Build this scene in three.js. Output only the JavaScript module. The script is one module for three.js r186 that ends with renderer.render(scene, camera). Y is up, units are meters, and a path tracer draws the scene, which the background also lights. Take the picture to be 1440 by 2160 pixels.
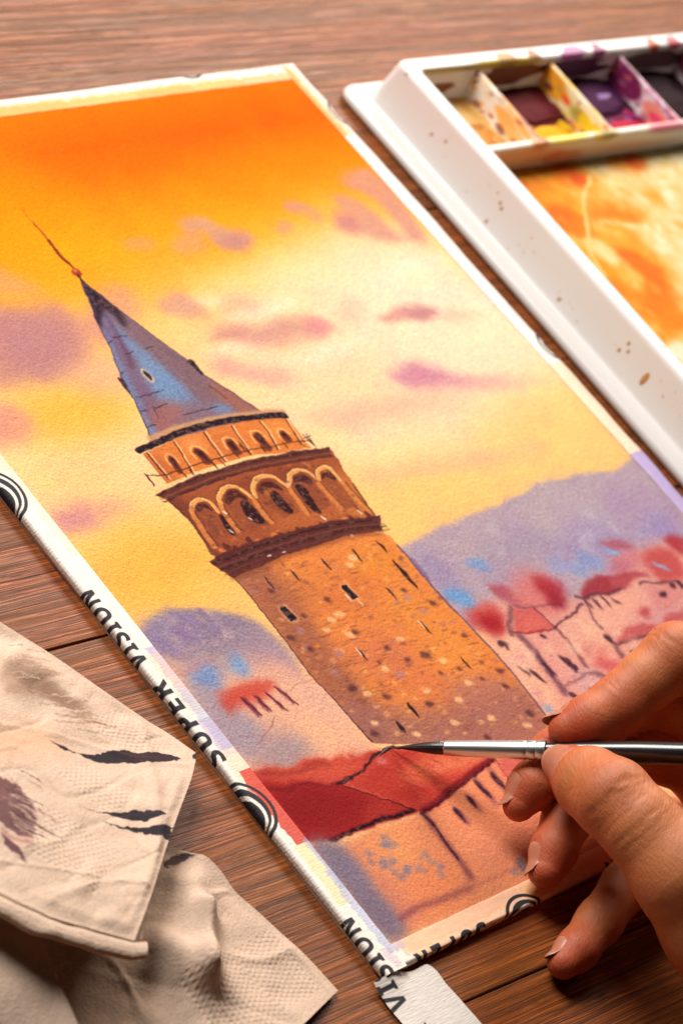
import * as THREE from 'three';
import { mergeGeometries, mergeVertices } from 'three/addons/utils/BufferGeometryUtils.js';
import { RoundedBoxGeometry } from 'three/addons/geometries/RoundedBoxGeometry.js';
import { RectAreaLightUniformsLib } from 'three/addons/lights/RectAreaLightUniformsLib.js';

// ---------------------------------------------------------------- camera, light, exposure
// lengths below are in millimetres and are turned into metres when a thing is added to the scene
const MM = 0.001;
const renderer = new THREE.WebGLRenderer({ antialias: true });
renderer.toneMapping = THREE.LinearToneMapping;
renderer.toneMappingExposure = 1.04;
renderer.shadowMap.enabled = true;
RectAreaLightUniformsLib.init();
const scene = new THREE.Scene();
const camera = new THREE.PerspectiveCamera(19.62, 682 / 1024, 0.02, 20);
camera.position.set(-0.5133, 0.4831, 0.1635);
camera.up.set(0.1935, 0.6683, -0.7183);
camera.lookAt(-0.5133 + 0.7363, 0.4831 - 0.5827, 0.1635 - 0.3438);
camera.focus = 0.752;
camera.userData.fStop = 20;
scene.background = new THREE.Color(0.012, 0.008, 0.006);           // the dim room around the table

function windowLight(name, az, el, dist, w, h, color, radiance) {    // az: degrees from the far edge of the table towards the right
  const l = new THREE.RectAreaLight(color, radiance, w, h);
  const a = az * Math.PI / 180, e = el * Math.PI / 180;
  l.name = name;
  l.position.set(0.08 + dist * Math.sin(a) * Math.cos(e), dist * Math.sin(e), -0.12 - dist * Math.cos(a) * Math.cos(e));
  l.lookAt(0.08, 0, -0.12);
  l.castShadow = true;
  scene.add(l);
  return l;
}
windowLight('window_light', -13, 46, 1.5, 0.8, 0.66, new THREE.Color(1, 0.95, 0.90), 20);
windowLight('second_window_light', 54, 32, 2.2, 1.0, 0.6, new THREE.Color(1, 0.87, 0.75), 20);

// ---------------------------------------------------------------- helpers
function rng(seed) { let s = seed >>> 0; return () => { s = (s + 0x6d2b79f5) | 0; let t = Math.imul(s ^ (s >>> 15), 1 | s); t = (t + Math.imul(t ^ (t >>> 7), 61 | t)) ^ t; return ((t ^ (t >>> 14)) >>> 0) / 4294967296; }; }
const PERM = (() => { const r = rng(7), p = new Uint8Array(512), a = [...Array(256).keys()]; for (let i = 255; i > 0; i--) { const j = Math.floor(r() * (i + 1)); [a[i], a[j]] = [a[j], a[i]]; } for (let i = 0; i < 512; i++) p[i] = a[i & 255]; return p; })();
const fade = (t) => t * t * t * (t * (t * 6 - 15) + 10), mix = (a, b, t) => a + (b - a) * t, clamp = (x, a = 0, b = 1) => Math.min(b, Math.max(a, x));
const smooth = (a, b, x) => { const t = clamp((x - a) / (b - a)); return t * t * (3 - 2 * t); };
function noise2(x, y) {                                             // value noise, -1..1
  const xi = Math.floor(x), yi = Math.floor(y), u = fade(x - xi), v = fade(y - yi), X = xi & 255, Y = yi & 255;
  const h = (i, j) => PERM[PERM[(X + i) & 255] + ((Y + j) & 255)] / 127.5 - 1;
  return mix(mix(h(0, 0), h(1, 0), u), mix(h(0, 1), h(1, 1), u), v);
}
function noise3(x, y, z) {
  const zi = Math.floor(z), w = fade(z - zi);
  return mix(noise2(x + 37.7 * zi, y - 19.3 * zi), noise2(x + 37.7 * (zi + 1), y - 19.3 * (zi + 1)), w);
}
const fbm = (x, y, n = 4) => { let s = 0, a = 0.5; for (let i = 0; i < n; i++) { s += a * noise2(x, y); x = x * 2.03 + 11.3; y = y * 2.03 - 7.1; a *= 0.5; } return s; };
function canvas(w, h) { const c = document.createElement('canvas'); c.width = w; c.height = h; return c; }
function texture(c, srgb = true) {
  const t = new THREE.CanvasTexture(c); if (srgb) t.colorSpace = THREE.SRGBColorSpace;
  t.wrapS = t.wrapT = THREE.RepeatWrapping; return t;
}
function dataTexture(w, h, fill, srgb) {                            // fill(x, y) -> grey or [r, g, b], 0..1
  const d = new Uint8Array(w * h * 4);
  for (let y = 0; y < h; y++) for (let x = 0; x < w; x++) {
    const v = fill(x, y), o = (y * w + x) * 4;
    if (typeof v === 'number') d[o] = d[o + 1] = d[o + 2] = clamp(v) * 255; else for (let c = 0; c < 3; c++) d[o + c] = clamp(v[c]) * 255;
    d[o + 3] = 255;
  }
  const t = new THREE.DataTexture(d, w, h, THREE.RGBAFormat); t.magFilter = THREE.LinearFilter; t.wrapS = t.wrapT = THREE.RepeatWrapping;
  if (srgb) t.colorSpace = THREE.SRGBColorSpace; t.needsUpdate = true; return t;
}
function thing(name, label, category, at = [0, 0, 0], kind) {
  const g = new THREE.Group(); g.name = name; g.position.set(at[0] * MM, at[1] * MM, at[2] * MM);
  g.userData = kind ? { label, kind } : { label, category }; g.userData.at = at; scene.add(g); return g;
}
function part(name, geo, mat, parent, label) {                      // geometry in millimetres of the table's frame
  const root = parent.userData.at ? parent : parent.parent, [x, y, z] = root.userData.at;
  geo.translate(-x, -y, -z); geo.scale(MM, MM, MM);
  const m = new THREE.Mesh(geo, mat); m.name = name; m.castShadow = m.receiveShadow = true;
  if (label) m.userData.label = label;
  parent.add(m); return m;
}
function geometry(pos, idx, uv) {
  const g = new THREE.BufferGeometry(); g.setAttribute('position', new THREE.Float32BufferAttribute(pos, 3));
  if (uv) g.setAttribute('uv', new THREE.Float32BufferAttribute(uv, 2));
  g.setIndex(idx); g.computeVertexNormals(); return g;
}
function grid(nu, nv, f, flip) {                                    // f(u, v) -> [x, y, z, s?, t?]
  const pos = [], uv = [], idx = [];
  for (let j = 0; j <= nv; j++) for (let i = 0; i <= nu; i++) { const p = f(i / nu, j / nv); pos.push(p[0], p[1], p[2]); uv.push(p[3] ?? i / nu, p[4] ?? j / nv); }
  for (let j = 0; j < nv; j++) for (let i = 0; i < nu; i++) { const a = j * (nu + 1) + i, b = a + 1, c = a + nu + 1, d = c + 1; flip ? idx.push(a, b, c, b, d, c) : idx.push(a, c, b, b, c, d); }
  return geometry(pos, idx, uv);
}
const V = (a) => new THREE.Vector3(a[0], a[1], a[2]);

// ---------------------------------------------------------------- the wooden table
// grain coordinates: a runs along the planks, b across them
const WA = 2.6 * Math.PI / 180, ca = Math.cos(WA), sa = Math.sin(WA);
const toWorld = (a, b) => [a * ca - b * sa, a * sa + b * ca];
const WW = 2048, WH = 1536, woodMM = 340, woodBM = 127;
const woodMaps = (() => {
  const r = rng(41), pores = new Float32Array(WW * WH), fine = new Float32Array(WW * WH);
  for (let n = 0; n < 26000; n++) {                                  // short dark pores and longer open grain lines
    const long = r() < 0.17, len = (long ? 140 + 520 * r() : 12 + 90 * r()), y0 = r() * WH, x0 = r() * WW, dark = (long ? 0.34 : 0.24) + 0.6 * r() * r(), w = 0.7 + (long ? 1.2 : 0.6) * r(), slope = (r() - 0.5) * 0.035;
    for (let i = 0; i < len; i++) {
      const t = i / len, x = Math.floor(x0 + i) % WW, yc = y0 + slope * i + 3.5 * noise2((x0 + i) * 0.011, y0 * 0.013), k = dark * Math.sin(Math.PI * t) ** 0.5;
      for (let d = -4; d <= 4; d++) { const y = (Math.floor(yc) + d + WH * 2) % WH, e = Math.abs(Math.floor(yc) + d - yc) / w; if (e < 1.6) { const o = y * WW + x; pores[o] = Math.max(pores[o], k * Math.exp(-e * e * 1.3)); } }
    }
  }
  const tone = (x, y) => {                                          // wraps are hidden by the planks' different offsets
    const u = x / WW, v = y / WH;
    const wv = v + 0.035 * fbm(u * 3.1, v * 5, 3);
    const rings = fbm(u * 2.2, wv * 34, 4), streak = fbm(u * 9, wv * 150, 3), fleck = noise2(x * 0.06, y * 0.9);
    return [rings, streak, fleck];
  };
  const col = dataTexture(WW, WH, (x, y) => {
    const [g, s, f] = tone(x, y), p = pores[y * WW + x];
    const t = clamp(0.5 + 0.46 * g + 0.24 * s + 0.04 * f);
    let c = [mix(0.53, 0.75, t), mix(0.285, 0.43, t), mix(0.105, 0.18, t)];
    const red = 0.5 + fbm(x / WW * 4 + 9, y / WH * 7, 3);
    c = [c[0] * (1 + 0.05 * red), c[1] * (1 - 0.04 * red), c[2]];
    const k = 1 - 0.92 * p; return c.map((q) => q * k);
  }, true);
  const rough = dataTexture(1024, 768, (x, y) => { const [g, s] = tone(x * 2, y * 2), p = pores[y * 2 * WW + x * 2]; return 0.40 + 0.06 * s + 0.4 * p + 0.03 * g; });
  const bump = dataTexture(WW, WH, (x, y) => { const [g, s, f] = tone(x, y); return 0.72 - 0.62 * pores[y * WW + x] + 0.10 * s + 0.03 * f; });
  return { col, rough, bump };
})();
const wood = new THREE.MeshPhysicalMaterial({ specularIntensity: 0.62, map: woodMaps.col, roughnessMap: woodMaps.rough, roughness: 1, bumpMap: woodMaps.bump, bumpScale: 0.00013 });
const table = thing('table', 'brown wooden table top of long grained planks', 'table', [0, 0, 0], 'structure');
{
  const B0 = 20.2 - 0.4, half = 0.2;                               // a plank joint runs at b = 20.2
  for (let k = -8; k < 6; k++) {
    const b0 = B0 + k * 126 + half, b1 = B0 + (k + 1) * 126 - half, A0 = -900, A1 = 1300, r = 0.4, off = (k * 0.377 + 9) % 1, offV = (k * 0.13 + 4) % 1;
    const prof = [[b0, -20], [b0, -r], [b0 + 0.16, -0.16], [b0 + r, 0], [b1 - r, 0], [b1 - 0.16, -0.16], [b1, -r], [b1, -20]];
    const g = grid(1, prof.length - 1, (u, v) => { const [b, y] = prof[Math.round(v * (prof.length - 1))], a = mix(A0, A1, u), [x, z] = toWorld(a, b); return [x, y, z, a / woodMM + off, (b - b0) / woodBM + offV]; });
    const flat = g.toNonIndexed(); flat.computeVertexNormals();
    part('plank', flat, wood, table);
  }
}

// ---------------------------------------------------------------- the watercolour
const PX = 6.8, X0 = -9, Z0 = -292.5, CW = 1632, CH = 2040;          // canvas pixels per millimetre, and its corner
const BX0 = -7.6, BX1 = 228.6, BZ0 = -291.2, BZ1 = 6.2, TOP = 2.5;   // the board
const paint = canvas(CW, CH), pc = paint.getContext('2d');
const px = ([x, z]) => [(x - X0) * PX, (z - Z0) * PX];
const rgba = (c, a = 1) => `rgba(${c[0]},${c[1]},${c[2]},${a})`;
function curvePath(pts, close, ctx = pc) {                          // Catmull-Rom through the points
  const p = pts.map(px), n = p.length, at = (i) => (close ? p[(i + n) % n] : p[clamp(i, 0, n - 1)]);
  ctx.beginPath(); ctx.moveTo(...p[0]);
  for (let i = 0; i < (close ? n : n - 1); i++) {
    const a = at(i - 1), b = at(i), c = at(i + 1), d = at(i + 2);
    ctx.bezierCurveTo(b[0] + (c[0] - a[0]) / 6, b[1] + (c[1] - a[1]) / 6, c[0] - (d[0] - b[0]) / 6, c[1] - (d[1] - b[1]) / 6, c[0], c[1]);
  }
  if (close) ctx.closePath();
}
function polyPath(pts, ctx = pc) { ctx.beginPath(); pts.forEach((q, i) => (i ? ctx.lineTo(...px(q)) : ctx.moveTo(...px(q)))); ctx.closePath(); }
// a shape blurred by b millimetres, drawn through a small canvas of its own
function blurred(ctx, pts, pad, blur, draw) {
  if (blur < 0.02) { draw(ctx); return; }
  const xs = pts.map((q) => q[0]), ys = pts.map((q) => q[1]), m = blur * 3 + pad + 2, ds = Math.max(1, Math.floor(blur / 2.5));
  const x0 = Math.floor(Math.max(-m, Math.min(...xs) - m)), y0 = Math.floor(Math.max(-m, Math.min(...ys) - m)), x1 = Math.ceil(Math.min(ctx.canvas.width + m, Math.max(...xs) + m)), y1 = Math.ceil(Math.min(ctx.canvas.height + m, Math.max(...ys) + m));
  if (x1 - x0 < 2 || y1 - y0 < 2) return;
  const w = Math.ceil((x1 - x0) / ds), h = Math.ceil((y1 - y0) / ds), a = canvas(w, h), k = a.getContext('2d');
  k.filter = `blur(${blur / ds}px)`; k.scale(1 / ds, 1 / ds); k.translate(-x0, -y0); draw(k);
  ctx.imageSmoothingEnabled = true; ctx.drawImage(a, x0, y0, w * ds, h * ds);
}
const spread = (pts, grow) => { const p = pts.map(px), xs = p.map((q) => q[0]), ys = p.map((q) => q[1]), e = grow * 0.12 * Math.max(Math.max(...xs) - Math.min(...xs), Math.max(...ys) - Math.min(...ys)); return [[Math.min(...xs) - e, Math.min(...ys) - e], [Math.max(...xs) + e, Math.max(...ys) + e]]; };
function wash(pts, c, alpha, blur = 0, hard = false) { blurred(pc, spread(pts, hard ? 0 : 1), 2, blur * PX, (k) => { k.fillStyle = rgba(c, alpha); hard ? polyPath(pts, k) : curvePath(pts, true, k); k.fill(); }); }
function disc(ctx, [x, y], rx, ry, turn, c, alpha, blur) {          // in pixels
  const r = Math.max(rx, ry);
  blurred(ctx, [[x - r * 1.4, y - r * 1.4], [x + r * 1.4, y + r * 1.4]], 1, blur, (k) => { k.fillStyle = rgba(c, alpha); k.beginPath(); const n = clamp(Math.round(r * 0.8), 10, 40), ct = Math.cos(turn * Math.PI / 180), st = Math.sin(turn * Math.PI / 180);
    for (let i = 0; i < n; i++) { const a = 2 * Math.PI * i / n, w = 1 + 0.26 * noise2(1.4 * Math.cos(a) + x * 0.37, 1.4 * Math.sin(a) + y * 0.37) + 0.10 * noise2(4 * Math.cos(a) + y, 4 * Math.sin(a) - x), ex = rx * w * Math.cos(a), ey = ry * w * Math.sin(a); k.lineTo(x + ct * ex - st * ey, y + st * ex + ct * ey); } k.closePath(); k.fill(); });
}
function blob(q, rx, rz, turn, c, alpha, blur = 1) { disc(pc, px(q), rx * PX, rz * PX, turn, c, alpha, blur * PX); }
function line(pts, c, w, alpha = 1, blur = 0) { blurred(pc, spread(pts, 1), w * PX, blur * PX, (k) => { k.strokeStyle = rgba(c, alpha); k.lineWidth = w * PX; k.lineCap = 'round'; k.lineJoin = 'round'; curvePath(pts, false, k); k.stroke(); }); }
function dash([x, z], len, w, turn, c, alpha = 1, blur = 0.1) { blob([x, z], w / 2, len / 2, turn, c, alpha, blur); }
const INK = [44, 26, 34], BRN = [92, 46, 42], PUR = [104, 72, 100];
{
  pc.fillStyle = '#f9ecdc'; pc.fillRect(0, 0, CW, CH);
  // sky: long wet washes from deep orange down to peach
  const g = pc.createLinearGradient(0, (-284 - Z0) * PX, 0, (-40 - Z0) * PX);
  [[0, '#ff7604'], [0.07, '#ff6806'], [0.13, '#ff8208'], [0.22, '#ffa01a'], [0.32, '#ffba4c'], [0.42, '#ffcd80'], [0.52, '#ffd69c'], [0.62, '#ffd08a'], [0.75, '#ffc878'], [1, '#ffcb90']].forEach(([t, c]) => g.addColorStop(t, c));
  pc.fillStyle = g; pc.fillRect(px([-1, 0])[0], px([0, -285])[1], 224 * PX, 288 * PX);
  wash([[30.3,-276.2], [83.2,-274.1], [128.8,-269.4], [167.3,-272.5], [224.5,-280.6], [217.9,-273.4], [153.9,-257], [113.4,-250.7], [66.5,-252.5], [9.5,-247]], [255, 98, 4], 0.5, 6);
  blob([187.2,-193.2], 44, 28, 0, [255, 234, 206], 0.95, 12); blob([203.1,-168.7], 34, 20, 0, [255, 232, 200], 0.9, 10); blob([151.2,-139.7], 40, 10, 0, [255, 226, 188], 0.7, 6);
  blob([169,-205.2], 30, 9, -6, [255, 228, 186], 0.6, 6);
  blob([189.9,-167.4], 46, 22, 0, [255, 230, 194], 0.8, 10); blob([133.6,-199.7], 30, 10, 0, [255, 222, 176], 0.7, 6);
  blob([128.9,-180.5], 40, 18, 0, [255, 222, 184], 0.75, 8); blob([90.7,-192.7], 16, 14, 0, [252, 206, 150], 0.6, 6); for (const [q, rx, rz] of [[[129,-194.6], 16, 2.6], [[106,-201.3], 12, 2.4], [[111.5,-184.3], 18, 2], [[140.1,-174.1], 20, 2.4], [[204,-198.5], 18, 2.6], [[217.8,-178.5], 14, 2]]) blob(q, rx, rz, -4, [255, 238, 212], 0.55, 1.6);
  blob([132.4,-152.1], 46, 10, 0, [255, 220, 176], 0.5, 6);
  blob([36.7,-173], 22, 11, 0, [255, 176, 50], 0.7, 5);
  blob([21.8,-122.3], 34, 16, 0, [255, 182, 64], 0.75, 7);
  blob([15.6,-153.4], 18, 8, 0, [255, 206, 130], 0.7, 4);
  blob([197.7,-128.4], 40, 12, 0, [255, 206, 128], 0.75, 7);
  blob([113.4,-118.6], 34, 10, 0, [255, 205, 120], 0.7, 6);
  blob([65.1,-250.7], 34, 22, 0, [255, 158, 10], 0.55, 9);
  blob([68.8,-224.4], 26, 12, 0, [255, 166, 22], 0.5, 6);
  // clouds
  const CL = [214, 150, 134], CP = [196, 138, 156], CK = [226, 150, 150];
  wash([[203.9,-239.1], [217.4,-242.1], [222.9,-235.4], [221.5,-223.9], [219.5,-213.1], [216.7,-206.6], [210.9,-208.5], [211.1,-216.9], [211,-227.9], [206.5,-233.2]], CL, 0.86, 1.3);
  wash([[193.3,-231], [202.3,-231.2], [206,-222.6], [206.5,-213.3], [211.1,-209.2], [201.3,-210.3], [189.5,-215.1], [184,-219.5], [187.8,-224.3], [192.9,-225.5]], CL, 0.8, 1.4);
  blob([192,-221.3], 4.2, 4, 0, [206, 128, 128], 0.6, 1.2);
  blob([174.2,-229.9], 5.2, 3, 8, CL, 0.8, 1.0); blob([179.4,-225.7], 4, 3, 0, CL, 0.5, 1.2); blob([163.5,-222.8], 5, 2, -10, CL, 0.6, 1.0);
  wash([[123.8,-232.8], [135.6,-233.2], [140.6,-226.9], [148.5,-223.8], [144.5,-219.3], [136.1,-218.1], [130.9,-221.8], [130,-226.7], [123.7,-226.6]], [212, 156, 128], 0.9, 1.5);
  blob([121,-224.6], 7, 4, -10, [222, 160, 110], 0.75, 1.4); blob([138.5,-222], 6, 4, 0, [196, 134, 130], 0.6, 1.4); blob([102.7,-227], 5.6, 2.8, 0, [226, 160, 90], 0.8, 1.2);
  wash([[90.8,-204.4], [101.1,-207.3], [106,-201.3], [105.8,-196.4], [98.3,-197], [91.3,-200.4]], [216, 156, 132], 0.8, 1.6);
  blob([119.9,-198.5], 8, 4, 0, [228, 176, 150], 0.6, 2);
  wash([[102.2,-192.2], [113.9,-191.7], [122.9,-187.8], [133.8,-190.6], [142.8,-188.7], [147,-182.7], [142.7,-179.2], [132.2,-179.4], [116.2,-180.3], [105.4,-186.6]], [224, 160, 140], 0.8, 2);
  blob([142.8,-183.6], 7, 3.6, 12, [222, 142, 150], 0.8, 1.6); blob([124.9,-185.4], 11, 3, 0, [206, 150, 142], 0.6, 1.6); blob([106.9,-188.3], 9, 2, 0, [206, 140, 130], 0.6, 1.2); blob([160.1,-186.1], 8, 4, -20, [232, 184, 160], 0.5, 2);
  wash([[169.7,-182.1], [178.7,-184.4], [190,-184.2], [196.2,-179.7], [186.9,-177.4], [178.3,-179.2], [169.6,-179.6]], [214, 148, 140], 0.85, 1.2);
  blob([189.4,-181.1], 7, 1.8, 0, [186, 122, 134], 0.5, 1); blob([201.4,-176.5], 12, 2.4, 4, [240, 190, 160], 0.6, 1.6);
  wash([[97,-181.6], [104.3,-176.1], [115.8,-170.6], [118.6,-168], [108,-166.6], [96.7,-172.1], [89.8,-175.5]], [232, 160, 150], 0.7, 2);
  wash([[155.8,-160.6], [165.3,-163.5], [173.9,-160.6], [179.7,-154.7], [195.5,-149.5], [217.9,-145.2], [193,-147], [169.4,-151.4], [157.3,-155.2]], [220, 150, 160], 0.85, 1.9);
  blob([165,-158.5], 10, 3.2, 8, [208, 134, 160], 0.7, 1.8);
  wash([[108.8,-153.9], [133.9,-153.7], [161.5,-150.2], [181.7,-147.5], [166.4,-146], [136.4,-147.2], [116.1,-148.2]], [236, 168, 150], 0.65, 3);
  wash([[111.9,-130.3], [139.6,-127.9], [171.6,-123.8], [193.7,-122.3], [172.9,-120.5], [141.9,-123.5], [117.2,-127]], [228, 170, 150], 0.6, 2.4);
  wash([[14.3,-234.9], [34.3,-238.6], [49.2,-225.3], [55.7,-217.3], [49,-215.8], [31.1,-220.3], [13.1,-224]], [228, 160, 110], 0.75, 2.4);
  wash([[0.8,-211.9], [28.6,-217.1], [42.1,-211.5], [55.6,-212.5], [59.8,-205], [55.9,-194.5], [42,-186.4], [29.6,-186.5], [16.5,-187.6], [0.9,-193.9]], [202, 140, 130], 0.92, 2.6);
  blob([37.3,-198.5], 14, 11, 0, [186, 128, 136], 0.6, 4); blob([77.5,-207.1], 9, 8, 30, [214, 152, 132], 0.7, 2.4); blob([65.1,-200.1], 8, 8, 0, [212, 146, 140], 0.75, 2.6); blob([54.4,-183.6], 12, 8, 0, [230, 170, 150], 0.6, 4);
  wash([[-4.7,-186.4], [15.4,-181.6], [18,-173.9], [12.4,-169], [1.6,-168.2], [-11.9,-172.5]], [226, 150, 130], 0.85, 2.4);
  wash([[0.8,-143.5], [10.4,-144.7], [22.8,-142.8], [29.9,-140.5], [19.9,-139.2], [8.2,-137.7], [0.8,-137]], [226, 152, 140], 0.85, 2.2);
  blob([6.7,-140.2], 7, 3.4, 0, [214, 140, 150], 0.6, 1.6);

  // far hills
  wash([[98,-102.6], [117.1,-104.9], [131.6,-106.6], [153.2,-108], [167.9,-109], [182.7,-109.6], [200.6,-108.2], [211.3,-106.7], [223.1,-109.4], [221.2,-83.8], [220.1,-56.2], [191.9,-45.2], [155.9,-56.2], [105.2,-71.6], [102.7,-90.3]], [184, 162, 174], 1, 0.8, true);
  wash([[107.5,-101.7], [114.7,-96], [116.7,-86.2], [111.9,-80.4], [106.5,-85.6]], [158, 140, 178], 0.8, 2.2);
  blob([173.5,-98.7], 18, 8, 0, [186, 168, 178], 0.8, 4); blob([209.1,-91.1], 16, 10, 0, [178, 150, 178], 0.8, 4); blob([145.2,-89.2], 22, 8, 0, [168, 150, 174], 0.8, 4); blob([175.1,-84.7], 18, 9, 0, [166, 150, 186], 0.8, 4); blob([206.3,-81.9], 10, 6, 0, [158, 140, 190], 0.9, 3);
  wash([[-6.6,-100.8], [2.5,-104.5], [12,-107.5], [18.5,-105.9], [26.6,-102.8], [34,-98.7], [37.5,-92.2], [37.3,-75.5], [30.4,-76.1], [6.6,-83.7], [-2.2,-89.7]], [158, 138, 152], 1, 0.9);
  blob([7.9,-99.6], 10, 6, 0, [158, 136, 172], 0.6, 2.4); blob([20,-99.2], 12, 5, 10, [142, 120, 146], 0.6, 2); blob([30.5,-84.3], 10, 8, 0, [178, 146, 160], 0.8, 3);
  { const r = rng(61); for (let i = 0; i < 90; i++) { const a = [107.8,-99.8], b = [218.6,-90.6], c = [170.3,-80.2], u = r(), v = r() * 0.9, x = mix(a[0], b[0], u) + (c[0] - 150) * 0.02, z = mix(a[1], b[1], u) + 4 + 26 * v; blob([x, z], 0.4 + 0.9 * r(), 0.4 + 0.8 * r(), 90 * r(), r() < 0.6 ? [204, 188, 196] : [146, 124, 160], 0.2 + 0.2 * r(), 0.5); } }
  for (const q of [[183.9,-94.3], [176.1,-88.2], [172.2,-85.5], [142.6,-100.3], [138.9,-91.9], [189,-88.6]]) blob(q, 2, 2.4, 40, [206, 192, 200], 0.45, 1.1);

  { const r = rng(67); for (let i = 0; i < 80; i++) { const a = [-2.8,-93.1], b = [31.5,-77.3], c = [11.4,-106.8], u = 0.12 + 0.7 * r(), v = r() * (0.55 + 0.3 * Math.sin(Math.PI * u)), x = mix(a[0], b[0], u), z = mix(a[1], c[1], v); blob([x, z], 0.6 + 1.8 * r(), 0.5 + 1.2 * r(), 90 * r(), [[186, 162, 168], [130, 108, 146], [150, 130, 176], [200, 168, 160]][Math.floor(4 * r())], 0.25 + 0.25 * r(), 0.5); } }
  // the slope behind the left roofs
  wash([[-2.8,-93.1], [9.6,-89.2], [30.5,-84.3], [38.5,-76.8], [41.3,-49.5], [43.8,-42.1], [-1.7,-48.4], [-2.9,-70.7]], [236, 176, 150], 0.95, 2.2);
  wash([[3,-89.7], [15.2,-87.5], [9.9,-79.4], [11,-72.5], [13.5,-65.3], [4.2,-58.9], [-1.8,-64], [-1.3,-76.6]], [170, 152, 166], 0.9, 2);
  blob([8.8,-84.3], 5.2, 4, 0, [124, 150, 200], 0.9, 1.4); blob([20.2,-85.1], 4, 3.6, 0, [124, 160, 208], 0.9, 1.3); blob([33.1,-58.8], 12, 9, 0, [250, 186, 146], 0.8, 4);
  blob([13.4,-57.3], 10, 6, 0, [172, 148, 152], 0.9, 2.6); blob([38.4,-68.5], 8, 8, 0, [234, 180, 160], 0.7, 4);
  line([[1.9,-88.4], [14.3,-88.6]], [214, 120, 120], 1.4, 0.4, 0.8);
  wash([[6.6,-78], [14,-80], [23,-79.1], [28.7,-76.6], [24.3,-74.4], [13.5,-73.3], [6.4,-73.7]], [206, 74, 60], 0.88, 1.2);
  for (const [q, l] of [[[14.5,-72.5], 6], [[18.2,-72.4], 6.5], [[22.9,-72.2], 6.5], [[27.8,-72.6], 5]]) { dash(q, l, 1.5, -4, [112, 40, 60], 0.9, 0.35); line([[q[0] - 0.6, q[1] - 3], [q[0] + 1, q[1] + 3.5]], [90, 36, 56], 0.5, 0.8, 0.1); }
  line([[26.9,-72.2], [36.1,-74.2], [46.7,-73.4]], [150, 90, 110], 0.3, 0.4, 0.1); line([[8.1,-62.3], [13.6,-64.4], [18.4,-66.9]], [150, 90, 90], 0.3, 0.6, 0.1);

  // town on the right
  wash([[109.4,-75.7], [130.8,-77.5], [154,-69.4], [184.9,-76.1], [210.7,-74.7], [211,-35.5], [158.9,-16.9], [110.6,-31.2], [106.3,-51.8]], [226, 156, 142], 0.95, 2.0);
  wash([[107.6,-65.5], [120,-67.1], [113.5,-44.2], [106.9,-35.9], [103,-42.4]], [240, 184, 152], 0.8, 1.8);
  blob([125,-53], 10, 12, 0, [226, 158, 148], 0.7, 3); blob([167.4,-60.2], 14, 9, 0, [232, 164, 150], 0.7, 3); blob([179.1,-49.1], 14, 9, 0, [210, 150, 156], 0.7, 3); blob([131,-43.9], 9, 6, 0, [206, 160, 168], 0.7, 2.4); blob([141.9,-81.7], 12, 5, 0, [186, 150, 170], 0.6, 2.6);
  for (const [q, r, c] of [[[126.7,-90.4], 4.2, [124, 156, 208]], [[109.5,-83.3], 4.2, [104, 160, 216]], [[110.4,-79.9], 3.4, [112, 162, 216]], [[168.2,-80.5], 5, [142, 156, 200]], [[180,-80.4], 2.6, [132, 158, 208]], [[161.3,-78], 4, [146, 160, 204]], [[107.9,-41.5], 2.0, [104, 162, 220]], [[155.4,-81.6], 5, [160, 160, 200]]]) blob(q, r, r * 0.7, 20, c, 0.85, 1.0);
  // trees: soft crowns
  for (const [q, rx, rz, t, c, b] of [[[113.4,-73], 7.4, 6, 0, [196, 66, 66], 1.3], [[113.3,-71.9], 4, 3.4, 0, [166, 34, 44], 1.2], [[126.4,-80.4], 4, 2.6, 30, [178, 80, 92], 1.0], [[128.2,-76.5], 5.4, 2.8, 35, [172, 88, 104], 1.2], [[138.8,-75.8], 9, 8, 0, [214, 118, 116], 1.8], [[144.3,-76.1], 4.4, 5.4, -20, [166, 40, 52], 1.3], [[143.1,-72.1], 3.6, 3, 0, [150, 40, 56], 1.1], [[184.1,-81.9], 6, 2.4, 24, [178, 88, 104], 1.1], [[195.8,-71.5], 8, 6.4, 0, [196, 74, 74], 1.2], [[209.2,-75.1], 4.4, 4, 0, [172, 46, 58], 1.2], [[184.6,-75.8], 8, 3.6, 0, [210, 126, 132], 1.4], [[141.4,-50.9], 2.8, 5.4, -22, [184, 40, 46], 1.0], [[141.2,-49.6], 5, 6.5, -22, [214, 110, 108], 1.4], [[171.7,-59.3], 3, 2.4, 0, [184, 70, 74], 0.9], [[178.5,-74.9], 5, 2.6, 0, [188, 110, 130], 1.2]]) blob(q, rx, rz, t, c, 0.85, b);
  dash([193.9,-70.7], 5, 1.6, -42, [150, 170, 204], 0.9, 0.25); dash([180.7,-80.6], 5, 1.7, -40, [142, 172, 214], 0.9, 0.3);
  // roofs and walls
  wash([[124.3,-73.9], [133.3,-72.5], [134.4,-63.5], [129.4,-63.5], [118.4,-66.5]], [206, 88, 82], 0.8, 0.45, true);
  wash([[126.8,-70.8], [131.2,-68.6], [131.4,-64.3], [122.4,-66.6]], [222, 110, 100], 0.5, 0.8);
  wash([[153.2,-70.6], [160,-73.6], [167.9,-74.2], [177.3,-72.7], [186.3,-70.5], [178.1,-69], [166.5,-68.4], [154.2,-68.2]], [158, 48, 60], 0.9, 0.55, true);
  wash([[171.5,-73], [186,-70.4], [177.1,-69.2], [170.1,-69.5]], [190, 92, 96], 0.6, 0.7);
  wash([[135.3,-63.1], [151,-67.2], [150.4,-58.1], [150.1,-53.4], [134.6,-48.9]], [236, 176, 154], 0.7, 0.8, true);
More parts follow.
